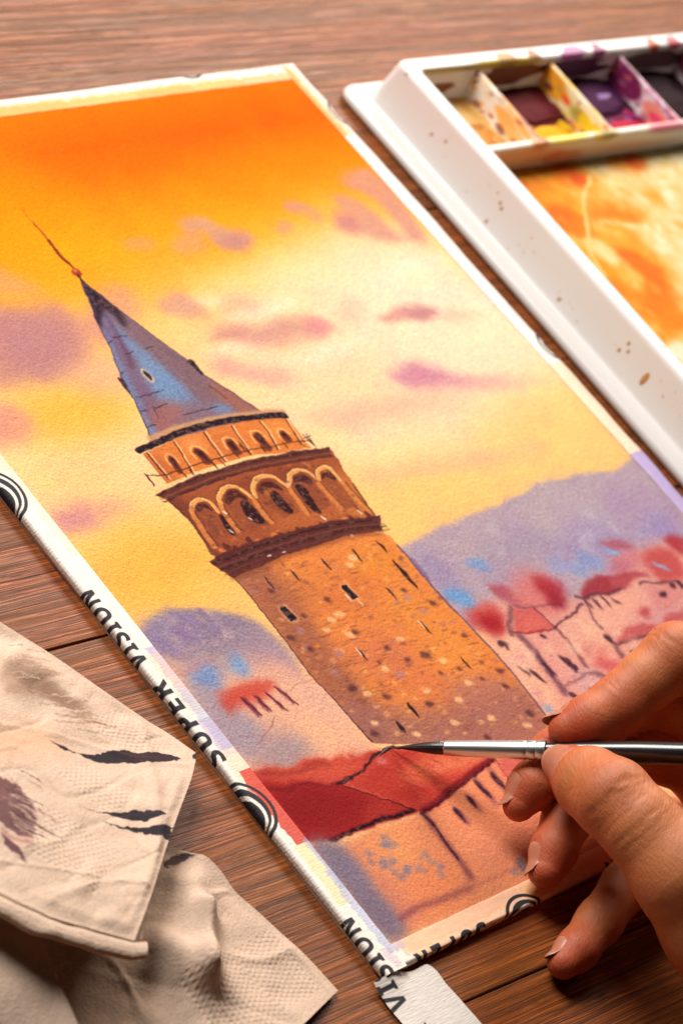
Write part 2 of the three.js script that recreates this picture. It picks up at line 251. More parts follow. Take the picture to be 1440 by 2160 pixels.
  wash([[153.5,-67.6], [177.5,-67.3], [177.2,-62.6], [160.9,-56.8], [150.6,-56.1]], [236, 172, 150], 0.65, 0.9, true);
  wash([[151.6,-52.4], [159.1,-56], [167,-55.7], [174.4,-53.5], [188.9,-55.2], [183.9,-50.8], [168.3,-51.3], [155.3,-51.6]], [192, 84, 86], 0.85, 0.6, true);
  wash([[181.3,-66.2], [195.2,-64], [193.1,-58.8], [179.7,-55.9], [176.6,-59.8]], [214, 124, 124], 0.5, 1.0, true);
  const TK = [92, 46, 62];
  for (const [pts, w, a, b] of [[[[124.3,-74.4], [120.3,-70.9], [116.6,-65.8]], 1.5, 0.6, 0.4], [[[133.3,-72.5], [133.9,-67.8], [134.4,-63.5]], 0.7, 0.75, 0.18], [[[126.1,-74.6], [133.6,-73], [144.6,-70.3]], 0.8, 0.5, 0.35], [[[117.9,-66.6], [124.2,-65.1], [133.9,-63.3]], 0.9, 0.7, 0.3], [[[134.2,-63.4], [135,-56.9], [134.1,-48.7]], 1.3, 0.6, 0.35], [[[134.2,-63.7], [141.6,-65.5], [151.3,-67.3]], 0.9, 0.8, 0.2], [[[153.5,-68], [151.6,-62.5], [151,-58.1]], 0.9, 0.65, 0.25], [[[151.1,-70.2], [153.7,-68.9], [161.8,-68.6], [171.9,-69]], 1.2, 0.8, 0.3], [[[179.1,-66.7], [183.2,-67.1], [195.5,-64.1], [195.3,-61.2]], 0.9, 0.75, 0.25], [[[150.7,-55.3], [149.9,-49], [150.4,-44.7]], 2.0, 0.6, 0.5], [[[151.4,-52.3], [158.9,-51.7], [168.3,-51.3]], 1.0, 0.75, 0.3], [[[120.3,-47.4], [134.9,-46], [138.1,-42.1]], 0.9, 0.5, 0.4], [[[134.9,-46], [136.9,-43.5], [137.9,-41.9]], 2, 0.45, 0.6]]) line(pts, TK, w, a, b);
  line([[118.4,-66.5], [124.1,-65], [129.7,-63.8]], [190, 50, 52], 0.8, 0.8, 0.2);
  line([[119.3,-64.9], [119.4,-59.9], [119,-54.7], [117.9,-44.6]], [98, 54, 76], 2.8, 0.7, 0.6); line([[119.5,-57.3], [118.7,-51.2]], [74, 38, 56], 2.0, 0.6, 0.4);
  for (const [q, l, w, t] of [[[110.3,-65.1], 2.6, 2.4, -20], [[112,-64.1], 2.4, 1.6, -10], [[112.1,-62.7], 2, 1.5, 0], [[127.4,-61.9], 3.2, 1.8, -20], [[110.7,-54.3], 4.6, 1.4, -14], [[113.5,-52.1], 5.2, 2.0, -14], [[119.7,-53.2], 5, 2.4, -14], [[129,-53.6], 4, 3.2, -14], [[129.2,-50.6], 4.4, 3, -20], [[120.1,-42.3], 5, 2.2, -10], [[127.7,-41.9], 2.6, 1.8, -14], [[153.8,-67], 3.6, 0.9, -16], [[156.5,-66.4], 3.8, 1.3, -14], [[160.7,-66.1], 3.4, 1.3, -14], [[165.4,-65.5], 4.2, 1.2, -16], [[184.5,-62.4], 2.6, 4, 0], [[191.9,-63.4], 3, 3, 0], [[195.5,-62.7], 4, 2, -20], [[155.1,-47.2], 3, 4, -30], [[149.9,-54.4], 4, 2.4, -20]]) { dash(q, l, w, t, [68, 34, 50], 0.88, 0.3); }
  { const r = rng(53), a = [106.2,-64.2], b = [102.9,-32.1], c = [151.7,-63], d = [169.8,-38.9]; for (let i = 0; i < 46; i++) { const u = r(), v = r(), x = mix(mix(a[0], b[0], u), mix(c[0], d[0], u), v), z = mix(mix(a[1], b[1], u), mix(c[1], d[1], u), v); blob([x, z], 0.8 + 2.2 * r(), 0.6 + 1.4 * r(), 0, r() < 0.55 ? [248, 200, 172] : [196, 128, 134], 0.4, 0.6); } }

  // lower house and its red roof
  wash([[-0,-34.6], [5.3,-28.8], [38.1,-28.3], [75.9,-34.4], [111.6,-24], [129.3,4.6], [90,3.8], [62.6,2.1], [28.6,0.6], [1.2,-0.1], [-0.4,-11.2]], [236, 146, 104], 1, 0.9, true);
  blob([21.8,-21.2], 9, 7, 0, [242, 160, 104], 0.8, 3); blob([56.7,-11.7], 14, 10, 0, [240, 150, 112], 0.7, 4); blob([26.7,-7], 12, 8, 0, [240, 142, 92], 0.8, 4); blob([76.9,-7.6], 12, 8, 0, [230, 140, 110], 0.7, 4);
  wash([[-3.1,-56], [8.2,-54.7], [19.9,-52.5], [35.4,-49.9], [45.7,-48.2], [60.1,-42.2], [76.4,-34.5], [57.4,-31.2], [39.8,-28.5], [20.7,-30.3], [5.2,-31.1], [-1.1,-33.6], [-1.3,-44.2]], [188, 60, 50], 1, 0.45, true);
  wash([[-1.5,-56.1], [18,-53.1], [39.2,-48.3], [32.2,-46.5], [21.7,-44.8], [8.2,-50.6]], [222, 96, 74], 0.75, 1.3);
  wash([[-0,-52.3], [21,-44.1], [29.7,-36.9], [38.6,-29.6], [20.9,-30.4], [5.4,-31.3], [-0.4,-33.6], [-0.3,-43.8]], [158, 38, 38], 0.85, 0.5, true);
  wash([[1.7,-47.4], [18.4,-42.6], [26.8,-35.3], [11.8,-34.1], [0.8,-37]], [136, 26, 32], 0.6, 1.8); blob([27.2,-33], 8, 3, -14, [182, 60, 48], 0.6, 1.4);
  wash([[21.4,-44.2], [31.8,-45.7], [40.2,-47.8], [46.8,-48], [60.4,-41.1], [75.6,-34.6], [57.8,-31.6], [40.4,-28.7], [38.6,-29.6], [30.8,-36.8]], [200, 72, 56], 0.9, 0.4, true);
  blob([54.3,-39.1], 14, 4, -6, [224, 108, 76], 0.75, 1.6); blob([65.7,-36.8], 10, 2.4, 4, [236, 134, 98], 0.7, 1.2); blob([36.1,-40.9], 10, 4, -10, [186, 58, 48], 0.7, 1.4); blob([40.9,-33.6], 9, 3, 10, [176, 46, 42], 0.7, 1.4); blob([48.7,-44.4], 6, 2, 0, [176, 44, 42], 0.5, 1.0); blob([40.4,-45.5], 2, 1.2, 0, [230, 150, 150], 0.5, 0.5);
  { const r = rng(31), a = [21.4,-44.2], b = [46.8,-48], c = [38.6,-29.6], d = [75.6,-34.6]; for (let i = 0; i < 110; i++) { const u = r(), v = r(), x = mix(mix(a[0], b[0], u), mix(c[0], d[0], u), v), z = mix(mix(a[1], b[1], u), mix(c[1], d[1], u), v); line([[x, z], [x + 1 + 2 * r(), z + 1.4 + 2.4 * r()]], r() < 0.5 ? [232, 128, 98] : [146, 34, 38], 0.3, 0.3, 0.15); } }
  line([[2.7,-54], [11.7,-51.8], [23.1,-50.5]], [118, 32, 40], 1.2, 0.5, 0.6); line([[-0.7,-50.2], [8.1,-47.8], [21,-44.1]], [112, 26, 36], 0.9, 0.6, 0.4);
  line([[21.4,-44.2], [26.2,-44.8], [31.8,-45.7], [38.4,-47.5], [42.8,-48], [47.7,-48.2]], [58, 24, 40], 0.85, 0.92, 0.12); line([[21.5,-44.4], [24.6,-44.9], [26.8,-44.6]], [52, 20, 36], 1.2, 0.8, 0.2); line([[21.6,-43.9], [26.2,-40.1], [30.6,-36.6], [38.6,-29.3]], [88, 24, 36], 0.5, 0.85, 0.12);
  line([[7.2,-31.1], [14.2,-31.3], [22.6,-30.9], [37.4,-29.8]], [62, 14, 28], 1.5, 0.92, 0.32); line([[10.3,-31.2], [22.8,-31], [36.7,-29.8]], [44, 8, 22], 0.7, 0.85, 0.15);
  line([[75.4,-34.4], [67.8,-33.3], [55.9,-31.1], [40.1,-28.2]], [126, 26, 36], 2.0, 0.9, 0.4); line([[74.9,-33.9], [56.9,-30.7], [40,-27.8]], [74, 14, 28], 0.8, 0.85, 0.15);
  line([[39.8,-27.8], [39.9,-25.6], [39.7,-20.1], [39.6,-13.4], [39,-6.9]], [98, 44, 66], 2.1, 0.62, 0.7); line([[39.6,-27.7], [40.3,-24.5], [39.8,-19.4], [39.3,-13.1]], [64, 24, 44], 0.85, 0.9, 0.18);
  line([[75.9,-34.4], [75.7,-30.3], [75,-25.5]], [110, 46, 60], 0.6, 0.7, 0.2);
  wash([[77.4,-33.9], [87.9,-32], [89.1,-23.1], [80.4,-22.8], [75.1,-26.7]], [214, 100, 92], 0.85, 0.9);
  for (const [q, l] of [[[71.3,-28.5], 8], [[64.4,-27.7], 8.5], [[57.6,-25.9], 5.6], [[50.7,-23.8], 6.6]]) { dash([q[0] + 0.3, q[1] + 0.8], l * 1.15, 2.6, -3, [120, 64, 84], 0.6, 0.7); dash(q, l * 0.8, 1.6, -3, [58, 24, 44], 0.95, 0.3); }
  wash([[0.4,-32.2], [6.6,-30.2], [9,-24.1], [9.1,-13.7], [8.8,-3.9], [7,-0.9], [0.2,-0.2], [-0.4,-11.2], [-0.5,-22.6]], [144, 128, 142], 0.92, 1.6);
  blob([3.7,-23.3], 5, 8, -6, [124, 114, 138], 0.6, 2); blob([3.8,-8.1], 5, 8, -6, [126, 110, 130], 0.6, 2);
  wash([[13.1,-19.8], [14.5,-11.6], [14.4,-4], [9.4,-4.5], [10.2,-14.8]], [208, 130, 110], 0.5, 1.6);
  line([[8.7,-4.7], [15.7,-5.3], [26.6,-5], [35.9,-4.8]], [112, 54, 76], 1.7, 0.6, 0.7); line([[35.9,-4.8], [61.2,-4.4], [87.2,-5.5]], [170, 96, 90], 0.7, 0.5, 0.4);
  line([[37.7,-7.5], [36.4,-3.3]], [170, 100, 96], 1.6, 0.4, 0.8);
  { const r = rng(5); for (const q of [[22.2,-24.5], [22.7,-22.5], [16.5,-20.4], [13.7,-22.4], [18.3,-19.1], [22.6,-15.1], [25.2,-15], [31.4,-12.1], [30.2,-16.3], [19.3,-15.7], [57.4,-4.6], [57.2,-2.5], [54.7,-3.1]]) for (let k = 0; k < 4; k++) blob([q[0] + (r() - 0.5) * 3.4, q[1] + (r() - 0.5) * 3], 0.7 + r(), 0.6 + 0.7 * r(), 0, [150, 130, 140], 0.5, 0.35); }

  // ------------------------------------------------ the tower
  const shaft = [[41.1,-111.3], [41.1,-96.2], [40.5,-74.5], [41.1,-63.3], [42.1,-51.1], [58.3,-45], [98.1,-31.6], [104.7,-39.7], [105.9,-59.5], [104,-83.1], [103.8,-108.6], [86.7,-116.6], [59.6,-116.9]];
  wash(shaft, [232, 136, 70], 1, 0.15, true);
  pc.save(); polyPath(shaft); pc.clip();
  wash([[41.3,-113.3], [54.5,-111.3], [54.2,-94], [53.9,-77], [51.6,-54.2], [39.9,-49.9], [39,-73.3]], [160, 96, 76], 0.8, 2.2);
  wash([[40.1,-66.3], [61.2,-56.1], [86.4,-53], [106.3,-51.8], [106.9,-35.9], [85.1,-31.3], [40.4,-46.5]], [166, 108, 98], 0.9, 3);
  blob([93.4,-102], 14, 5, 0, [230, 140, 56], 0.8, 3); blob([91.4,-82.9], 10, 8, 0, [234, 146, 66], 0.75, 3); blob([74.6,-95], 12, 6, 0, [214, 116, 66], 0.7, 3); blob([65.9,-73.3], 14, 8, 0, [212, 118, 84], 0.7, 4); blob([92,-66.8], 9, 7, 0, [238, 150, 70], 0.75, 3); blob([87.8,-54.3], 12, 4, 0, [176, 116, 110], 0.8, 3); blob([74.8,-61.9], 10, 5, 0, [220, 124, 76], 0.6, 3); blob([56.2,-100.4], 8, 5, 0, [176, 104, 70], 0.6, 3);
  line([[102.9,-107.7], [104,-83.1], [105.9,-59.5], [104.7,-39.7]], [236, 160, 96], 1.6, 0.5, 0.6);
  { // loose masonry dabs
    const r = rng(23), a = [41.1,-111.3], b = [42.1,-51.1], c = [104.7,-39.7], d = [102.9,-107.7];
    for (let i = 0; i < 240; i++) {
      const v = r() * 1.02, u = r(), x = mix(mix(a[0], d[0], u), mix(b[0], c[0], u), v), z = mix(mix(a[1], d[1], u), mix(b[1], c[1], u), v), k = r();
      blob([x, z], 0.5 + 0.9 * r(), 0.35 + 0.5 * r(), 0, k < 0.26 ? [252, 190, 124] : k < 0.46 ? [238, 140, 50] : k < 0.75 ? [140, 76, 66] : [170, 118, 130], 0.22 + 0.42 * r(), 0.26);
    }
    for (let i = 0; i < 620; i++) { const v = Math.round(r() * 46) / 46 + 0.004 * r(), u = r(), x = mix(mix(a[0], d[0], u), mix(b[0], c[0], u), v), z = mix(mix(a[1], d[1], u), mix(b[1], c[1], u), v), w = 1.2 + 2.2 * r(); line([[x - w / 2, z], [x + w / 2, z + (r() - 0.5) * 0.3]], r() < 0.7 ? [126, 68, 52] : [244, 166, 96], 0.22 + 0.15 * r(), 0.16 + 0.3 * r(), 0.1); }
    for (let i = 0; i < 120; i++) { const v = r(), u = r() * 0.5, x = mix(mix(a[0], d[0], u), mix(b[0], c[0], u), v), z = mix(mix(a[1], d[1], u), mix(b[1], c[1], u), v); line([[x, z], [x + 2 + 3 * r(), z + (r() - 0.5) * 0.6]], [110, 60, 56], 0.28, 0.3, 0.12); }
  }
  for (const q of [[82.2,-103.1], [85,-104.8], [61,-88.9], [65,-89.8], [62.8,-82.8], [65.2,-70], [78.2,-76.7], [80.4,-53.9], [86.3,-45.5], [73,-48.2], [47.7,-56.2], [88.2,-57.2], [72.5,-59.5], [85.8,-66.3], [53.2,-65.1], [95.8,-39.6], [58.1,-48.8], [56.8,-86.4]]) blob(q, 1.6, 1.0, 10, [252, 200, 144], 0.8, 0.35);
  for (const [q, s] of [[[81.5,-69.9], 2.1], [[69.7,-56], 1.8], [[49.4,-68], 1.9], [[58.4,-62.1], 1.5], [[71,-75.5], 1.3], [[65.2,-83.3], 1.4], [[99.9,-42.5], 1.7], [[45.2,-53.4], 1.7], [[79.6,-40.5], 1.4], [[98.9,-83.9], 1.4], [[92.6,-90.4], 1.2], [[100.2,-71.2], 1.2], [[81.9,-63.1], 1.2], [[102.1,-57.7], 1.6], [[99.5,-52.6], 1.5], [[43.1,-87.6], 1.5], [[46.8,-82.6], 1.4], [[64.9,-95.2], 1.4], [[49.3,-103.1], 1.4], [[89.4,-62.1], 1.2], [[93.8,-57], 1.1], [[74.4,-70.3], 1.2], [[98.4,-61.7], 0.9], [[64.9,-72.2], 1.0], [[53,-92.7], 1.0]]) { blob(q, s * 0.75, s * 0.6, 20, [72, 38, 44], 0.62, 0.32); blob([q[0] + 0.3, q[1] + 0.2], s, s * 0.7, 0, [100, 56, 62], 0.4, 0.5); }
  for (const q of [[93.3,-81.8], [91.9,-87.7], [48.4,-73.7], [68.6,-66.8], [47.8,-89.1], [54.5,-78.5], [31.5,-69.1]]) blob(q, 1.5, 1.2, 0, [176, 128, 150], 0.6, 0.5);
  for (const [q, l, w] of [[[87,-105.5], 5, 0.75], [[97.6,-105.2], 4.4, 0.7], [[87.6,-91.1], 5, 0.75], [[89.4,-77.1], 4.8, 0.8], [[93,-63], 4.8, 0.8], [[61.7,-76.1], 4.6, 0.8], [[63.1,-56], 5, 1.1], [[54.8,-52.7], 4.4, 1.6], [[50.9,-105.5], 4.6, 0.7], [[61.2,-105.5], 4.6, 0.75], [[74.2,-106.1], 4.8, 0.8], [[98.1,-105.3], 3, 0.6]]) dash(q, l, w, -2, INK, 0.95, 0.1);
  for (const q of [[88.9,-78.7], [61.2,-77.6], [72.2,-93.5], [74.8,-91.6]]) dash(q, 3.4, 0.45, -2, [255, 236, 214], 0.85, 0.08);
  dash([97.6,-95.1], 10, 1.7, -1, INK, 0.95, 0.12);
  for (const q of [[74.3,-94.9], [48.8,-95]]) { wash([[q[0] - 1.8, q[1] - 3.0], [q[0] + 1.9, q[1] - 3.0], [q[0] + 1.9, q[1] + 3.0], [q[0] - 1.8, q[1] + 3.0]], [250, 196, 150], 0.5, 0.3, true); wash([[q[0] - 1.3, q[1] - 2.3], [q[0] - 0.6, q[1] - 2.8], [q[0] + 1.2, q[1] - 2.5], [q[0] + 1.4, q[1] + 2.3], [q[0] - 1.2, q[1] + 2.5]], [36, 24, 34], 1, 0.12, true); }
  pc.restore();
  line([[41.1,-111.3], [41.1,-96.2], [40.5,-74.5], [41.1,-63.3], [42.4,-51.4]], [84, 50, 62], 0.5, 0.8, 0.1);
  line([[103.7,-104.6], [104,-83.1], [105.9,-59.5], [104.7,-39.7]], [92, 62, 92], 0.8, 0.8, 0.18); line([[104.7,-99.2], [104.7,-91.2]], [110, 86, 140], 1.4, 0.7, 0.4);

  // cone roof
  const cone = [[71.4,-219.2], [73.4,-213], [75.2,-207.4], [78.4,-199.6], [81.4,-191.6], [84.8,-182.4], [86.9,-175.2], [91.3,-167.9], [95.6,-159.7], [101.8,-155.2], [69.2,-154.1], [50.7,-159.4], [53.9,-167.4], [55.9,-174.5], [57.5,-181.2], [61.4,-190.4], [63.5,-197.9], [66.8,-206.8], [69.6,-214.1]];
  wash(cone, [126, 104, 120], 1, 0.12, true);
  pc.save(); polyPath(cone); pc.clip();
  wash([[71.3,-219.1], [71.8,-208.3], [74.8,-192.3], [79.4,-170.3], [73.5,-167.9], [63.9,-170.2], [64.6,-186.9], [67,-203.5]], [120, 146, 186], 0.85, 1.5);
  wash([[71.2,-218.1], [74.2,-207.8], [80.4,-192], [86.7,-174.3], [94.1,-160], [78.3,-166.8], [74.2,-184.7], [70.7,-198.9]], [134, 100, 108], 0.85, 1.2);
  wash([[66.7,-206.4], [68.6,-205.1], [66.8,-182.6], [61,-169], [53.8,-167.1], [58.1,-180.8]], [126, 96, 124], 0.75, 1.0);
  wash([[63.6,-198.5], [64.9,-197.8], [59.7,-178.6], [55.6,-166.6], [53.3,-166.5], [57,-181.1]], [116, 138, 186], 0.7, 0.9);
  wash([[71.4,-219.2], [73.4,-213], [75.9,-207.4], [75,-199.9], [72.1,-206.3], [64.6,-200.2], [65.7,-206.6]], [44, 28, 42], 0.95, 0.7);
  line([[71.3,-208.4], [69.1,-199.2], [66.7,-191.2], [63.9,-184.2]], [104, 66, 90], 1.6, 0.75, 0.6); line([[71.2,-209.9], [73.7,-202.5], [73.5,-199.4]], [40, 28, 44], 2, 0.7, 0.6);
  wash([[59.2,-169.5], [69.3,-169.3], [69.5,-163.3], [63,-160.2], [54.6,-161.4]], [164, 104, 100], 0.85, 1.4); wash([[73.5,-167.9], [83.4,-163.7], [94.1,-160], [72.3,-159.8], [61.5,-160.6]], [140, 112, 128], 0.7, 1.6); wash([[86.7,-174.3], [94.6,-160.7], [87.2,-161.3], [84.8,-167.5]], [170, 104, 84], 0.7, 0.9);
  blob([83.1,-163.4], 4, 2.2, 0, [116, 144, 190], 0.7, 0.9); blob([70.5,-178], 5, 7, -10, [116, 150, 196], 0.5, 1.6); blob([52.8,-164.6], 1.6, 6, -6, [124, 150, 196], 0.7, 0.8);
  { const r = rng(77); for (let i = 0; i < 90; i++) { const t = r(), q0 = [71.4,-219.2], q1 = [50.7,-159.4], q2 = [101.8,-155.2], u = r(), x = mix(q0[0], mix(q1[0], q2[0], u), t), z = mix(q0[1], mix(q1[1], q2[1], u), t); line([[x, z], [x + (u - 0.5) * 4, z + 3 + 4 * r()]], r() < 0.5 ? [150, 140, 170] : [92, 66, 84], 0.35, 0.25, 0.15); } }
  for (const pts of [[[65.8,-195.4], [68.6,-195.3], [71.5,-195.5]], [[65.1,-189.2], [68.6,-189.8]], [[57.1,-174], [62.8,-173.8], [68.3,-174]], [[53.7,-168.9], [57.1,-168.8]], [[60.3,-169.2], [66,-169.5]], [[68,-164.8], [75.3,-164.5], [81.9,-164.6]], [[60.4,-170.1], [58.8,-165.5]], [[59.8,-183.3], [57.5,-182.8]], [[50.6,-163.3], [56.4,-163.5]], [[62.9,-194.4], [64.6,-194.6]], [[85.1,-172.4], [86.5,-169], [87.2,-166.2]], [[73.7,-189.6], [77,-189.9]]]) line(pts, [50, 36, 50], 0.35, 0.85, 0.06);
  pc.restore();
  line([[71.4,-219.2], [75.2,-207.4], [81.4,-191.6], [84.8,-182.4], [86.9,-175.2], [95.6,-159.7]], [84, 56, 66], 0.4, 0.7, 0.1); line([[71.4,-219.2], [66.8,-206.8], [63.5,-197.9], [61.4,-190.4], [57.5,-181.2], [55.9,-174.5], [53.9,-167.4], [51,-159.7]], [70, 56, 84], 0.45, 0.8, 0.1);
  { const q = [67.2,-180.5]; blob(q, 1.5, 2.5, -4, [240, 200, 160], 0.9, 0.2); blob(q, 0.95, 1.9, -4, [48, 40, 50], 1, 0.15); }
  wash([[84.2,-182.1], [86.6,-182.4], [86.9,-180], [86.7,-176.6], [85.5,-176.5], [85.1,-179.7]], [48, 30, 40], 0.95, 0.15); wash([[56.1,-181.3], [57.5,-181.4], [57.5,-178.8], [56.1,-175.7], [55.7,-176.6]], [48, 30, 44], 0.9, 0.15);
  line([[71.3,-248.1], [71.2,-243.7], [71.5,-239.7]], [190, 96, 44], 0.35, 0.8, 0.08); line([[71.5,-241.6], [71.5,-236.1], [71.4,-230.6]], [160, 70, 40], 0.75, 0.95, 0.1); line([[71.6,-234.1], [71.3,-229], [71.7,-225.2]], [126, 54, 36], 1.3, 0.95, 0.12); line([[71.8,-225.8], [71.8,-223.1]], [110, 40, 34], 0.8, 1, 0.1);
  blob([71.7,-221.3], 1.5, 1.7, 0, [170, 66, 40], 1, 0.12); blob([71.7,-221.9], 0.7, 0.7, 0, [232, 140, 80], 0.8, 0.15); line([[71.6,-220], [71.3,-217.7]], [52, 28, 36], 0.9, 1, 0.08);

  // upper gallery
  const gal = [[44,-155.3], [44,-144.2], [62.8,-145.8], [79.8,-145.5], [95.9,-143.7], [102.4,-143.2], [102.7,-155.7], [89.9,-157.6], [72.5,-157.9], [56.7,-157.2]];
  wash(gal, [224, 128, 62], 1, 0.12, true);
  pc.save(); polyPath(gal); pc.clip();
  blob([45.2,-150.2], 5, 6, 0, [186, 96, 60], 0.6, 1.2); blob([74.3,-151], 6, 5, 0, [206, 108, 62], 0.6, 1.4); blob([96.9,-152], 7, 4, 0, [238, 150, 70], 0.7, 1.4); blob([63.9,-154.5], 5, 3, 0, [238, 154, 84], 0.7, 1.2);
  for (const [t, b, w] of [[[51.8,-152.8], [51.6,-146.6], 1.7], [[62.7,-153.5], [63.8,-147.1], 2.4], [[75.6,-153.5], [75.6,-147.2], 2.3], [[87,-153.1], [87.7,-146.3], 2.4], [[96.6,-152], [96.8,-147], 2.0]]) {
    const c = [mix(t[0], b[0], 0.5), mix(t[1], b[1], 0.5)], h = Math.abs(b[1] - t[1]);
    line([[t[0] - w, c[1] + 0.6], [t[0] - w * 0.8, t[1] + 0.7], [t[0] + 0.1, t[1] - 0.5], [t[0] + w * 0.9, t[1] + 0.5], [c[0] + w * 1.1, c[1]]], [248, 186, 116], 0.6, 0.9, 0.1);
    wash([[t[0] - w * 0.6, t[1] + 1.4], [t[0], t[1] + 0.3], [t[0] + w * 0.7, t[1] + 1.2], [b[0] + w * 0.45, b[1]], [b[0] - w * 0.75, b[1]], [c[0] - w * 0.7, c[1]]], [112, 52, 40], 0.9, 0.15);
    wash([[t[0] - w * 0.3, t[1] + 1.3], [t[0] + w * 0.5, t[1] + 1.3], [c[0] + w * 0.5, c[1]], [b[0] + w * 0.1, b[1] - h * 0.15], [c[0] - w * 0.4, c[1]]], [62, 28, 32], 0.9, 0.15);
  }
  for (const pts of [[[57.4,-156.6], [56.5,-151.3], [55.1,-145]], [[70.2,-157.4], [69.5,-151.8], [68.9,-146.1]], [[81.2,-156.9], [80.4,-151.6], [79.5,-146.2]], [[92.2,-156.1], [91.7,-150.7], [90.4,-145.8]], [[101.6,-154.9], [100.9,-149.9], [99.9,-145.1]], [[45.7,-155.2], [45.6,-150.5], [45.9,-145.6]]]) { line(pts, [92, 44, 38], 0.5, 0.92, 0.06); line(pts.map((q) => [q[0] + 0.75, q[1]]), [252, 204, 146], 0.55, 0.85, 0.08); }
  pc.restore();
  line([[51,-159.7], [61.4,-160.5], [74.9,-160.7], [89.8,-159.7], [103.1,-157.5]], [214, 158, 112], 2.2, 0.9, 0.3);
  line([[43.6,-156.8], [52.7,-158], [65.9,-159.2], [79,-159.3], [91.1,-158.3], [102.7,-156.1]], [40, 26, 36], 2.2, 1, 0.12);
  for (const pts of [[[39.5,-148.2], [45.3,-147.1], [51.9,-147.2], [63.8,-147.8], [79.1,-147.6], [94.2,-146.8], [104,-145.9]]]) line(pts, [84, 38, 34], 0.4, 0.85, 0.06);
  for (const q of [[39.4,-147.2], [39.3,-145.8], [52.1,-145.7], [55.1,-145.6], [64.6,-146.1], [67.6,-146.4], [74.5,-146.9], [79.1,-147.6], [85.4,-146.7], [94,-146.5], [100.5,-145.6], [103.7,-147.1], [104,-145.5], [104.2,-144.3], [78.8,-149.9], [78.3,-148.5]]) dash(q, 3.4, 0.55, -4, [62, 28, 32], 0.9, 0.06);
  line([[39.7,-148.2], [39.2,-144.4]], [80, 40, 40], 0.5, 0.9, 0.06); line([[105,-148.3], [104.3,-143.5]], [80, 40, 40], 0.5, 0.9, 0.06); line([[102.6,-147], [106.1,-147.3]], [80, 40, 40], 0.35, 0.9, 0.06);

  // arcade drum between two ledges
  const drum = [[40.3,-139.5], [53.3,-140], [74.7,-142.6], [93.9,-142], [108.6,-140.2], [106.5,-127.9], [104.2,-115.1], [87.3,-117.2], [60.8,-118.3], [40.8,-117], [41.8,-128.9]];
  wash(drum, [164, 84, 52], 1, 0.15, true);
  pc.save(); polyPath(drum); pc.clip();
  blob([41.6,-130.7], 5, 12, -4, [112, 54, 48], 0.75, 1.6); blob([101.5,-123.6], 7, 9, 0, [206, 124, 62], 0.8, 2); blob([77.7,-137.2], 16, 2.6, 0, [134, 62, 44], 0.7, 1); blob([79.8,-122.1], 16, 4, 0, [196, 108, 60], 0.6, 1.6);
  for (const p of [[[58.3,-134.2], [61.1,-136.3], [64.6,-136.2], [66,-133.6], [66.3,-123.3], [58,-122.3], [57.2,-127.5]], [[72.1,-134.4], [74.9,-136.3], [78.2,-136.3], [80.1,-134.3], [80,-124], [72.8,-123.3], [71.2,-128.8]], [[85.9,-134.1], [89.2,-135.7], [92,-135.1], [93.2,-132.7], [92.6,-123], [86.1,-122.1], [85.7,-129]], [[97.1,-132.6], [99.8,-134], [101.9,-132.8], [101.7,-130.4], [101.7,-120.6], [96.1,-120.7], [96.4,-127.2]], [[46.5,-134], [49.2,-135.2], [51.5,-134.2], [51.6,-131.6], [52.2,-123], [44.9,-123], [46.2,-130.5]]]) wash(p, [150, 78, 52], 0.85, 0.2, true);
  for (const p of [[[58.1,-134.1], [61.1,-136.3], [64.6,-136.2], [66,-133.6], [65.6,-131.9], [63,-133.8], [58.7,-132.5]], [[72,-134.2], [74.9,-136.3], [78.2,-136.3], [80.1,-134.3], [80.5,-132], [77.1,-134.1], [73,-133.1]], [[85.4,-133.8], [89.2,-135.7], [92,-135.1], [93.2,-132.7], [91.6,-131.7], [88.7,-133.5]], [[96.8,-132.2], [99.8,-134], [101.9,-132.8], [101.4,-130.2], [99.7,-131.9]], [[46.2,-133.7], [49.2,-135.2], [51.5,-134.2], [51.4,-131.9], [49.8,-133.5], [47.1,-132.4]]]) wash(p, [72, 32, 34], 0.92, 0.16);
  for (const p of [[[52.6,-130.4], [54.3,-129.5], [52.7,-122.6], [51,-123.3], [51.6,-126.9]], [[62.7,-132], [65.5,-131.5], [65.8,-124.6], [63.2,-124.3], [61.2,-127.2]], [[75.1,-132.4], [77.9,-132.1], [78,-125.3], [76.1,-124.4], [74.3,-127.5]], [[85.6,-132.1], [88.5,-131.3], [87.5,-123.4], [86.8,-121.3], [84.2,-123.7]]]) wash(p, [48, 22, 28], 0.95, 0.15);
  line([[95.2,-124.6], [95.2,-120.7]], [70, 34, 36], 1.3, 0.8, 0.15); line([[100.2,-122], [100.5,-118.7]], [90, 44, 40], 0.9, 0.7, 0.15); line([[47.8,-130.5], [47.1,-124.4]], [120, 64, 52], 1.8, 0.5, 0.3);
  // arch ribs and pillars
  for (const p of [[[44.3,-132.8], [46.5,-135.2], [49.4,-136.4], [52.1,-136.1], [53.3,-134.3], [53.1,-131.4]], [[55.7,-132.7], [57,-135.2], [59.8,-137.2], [63.2,-137.9], [65.8,-137], [67.3,-135], [67.8,-132.5]], [[69.5,-132.6], [71.1,-135.5], [74.2,-137.7], [78,-138.3], [80.8,-137.2], [82.3,-135], [83.2,-132.5]], [[84.7,-133.7], [87.3,-136.4], [90.9,-137.3], [93.6,-136.4], [94.9,-134.6], [95,-132.7]], [[95.8,-132.3], [98.1,-135.1], [100.8,-135.8], [102.8,-134.5], [103,-131.5], [103.2,-128.3]]]) { line(p, [104, 50, 42], 2.3, 0.6, 0.2); line(p, [236, 164, 92], 1.5, 0.95, 0.1); line(p.map((q) => [q[0] - 0.3, q[1] - 0.5]), [252, 208, 140], 0.4, 0.7, 0.08); }
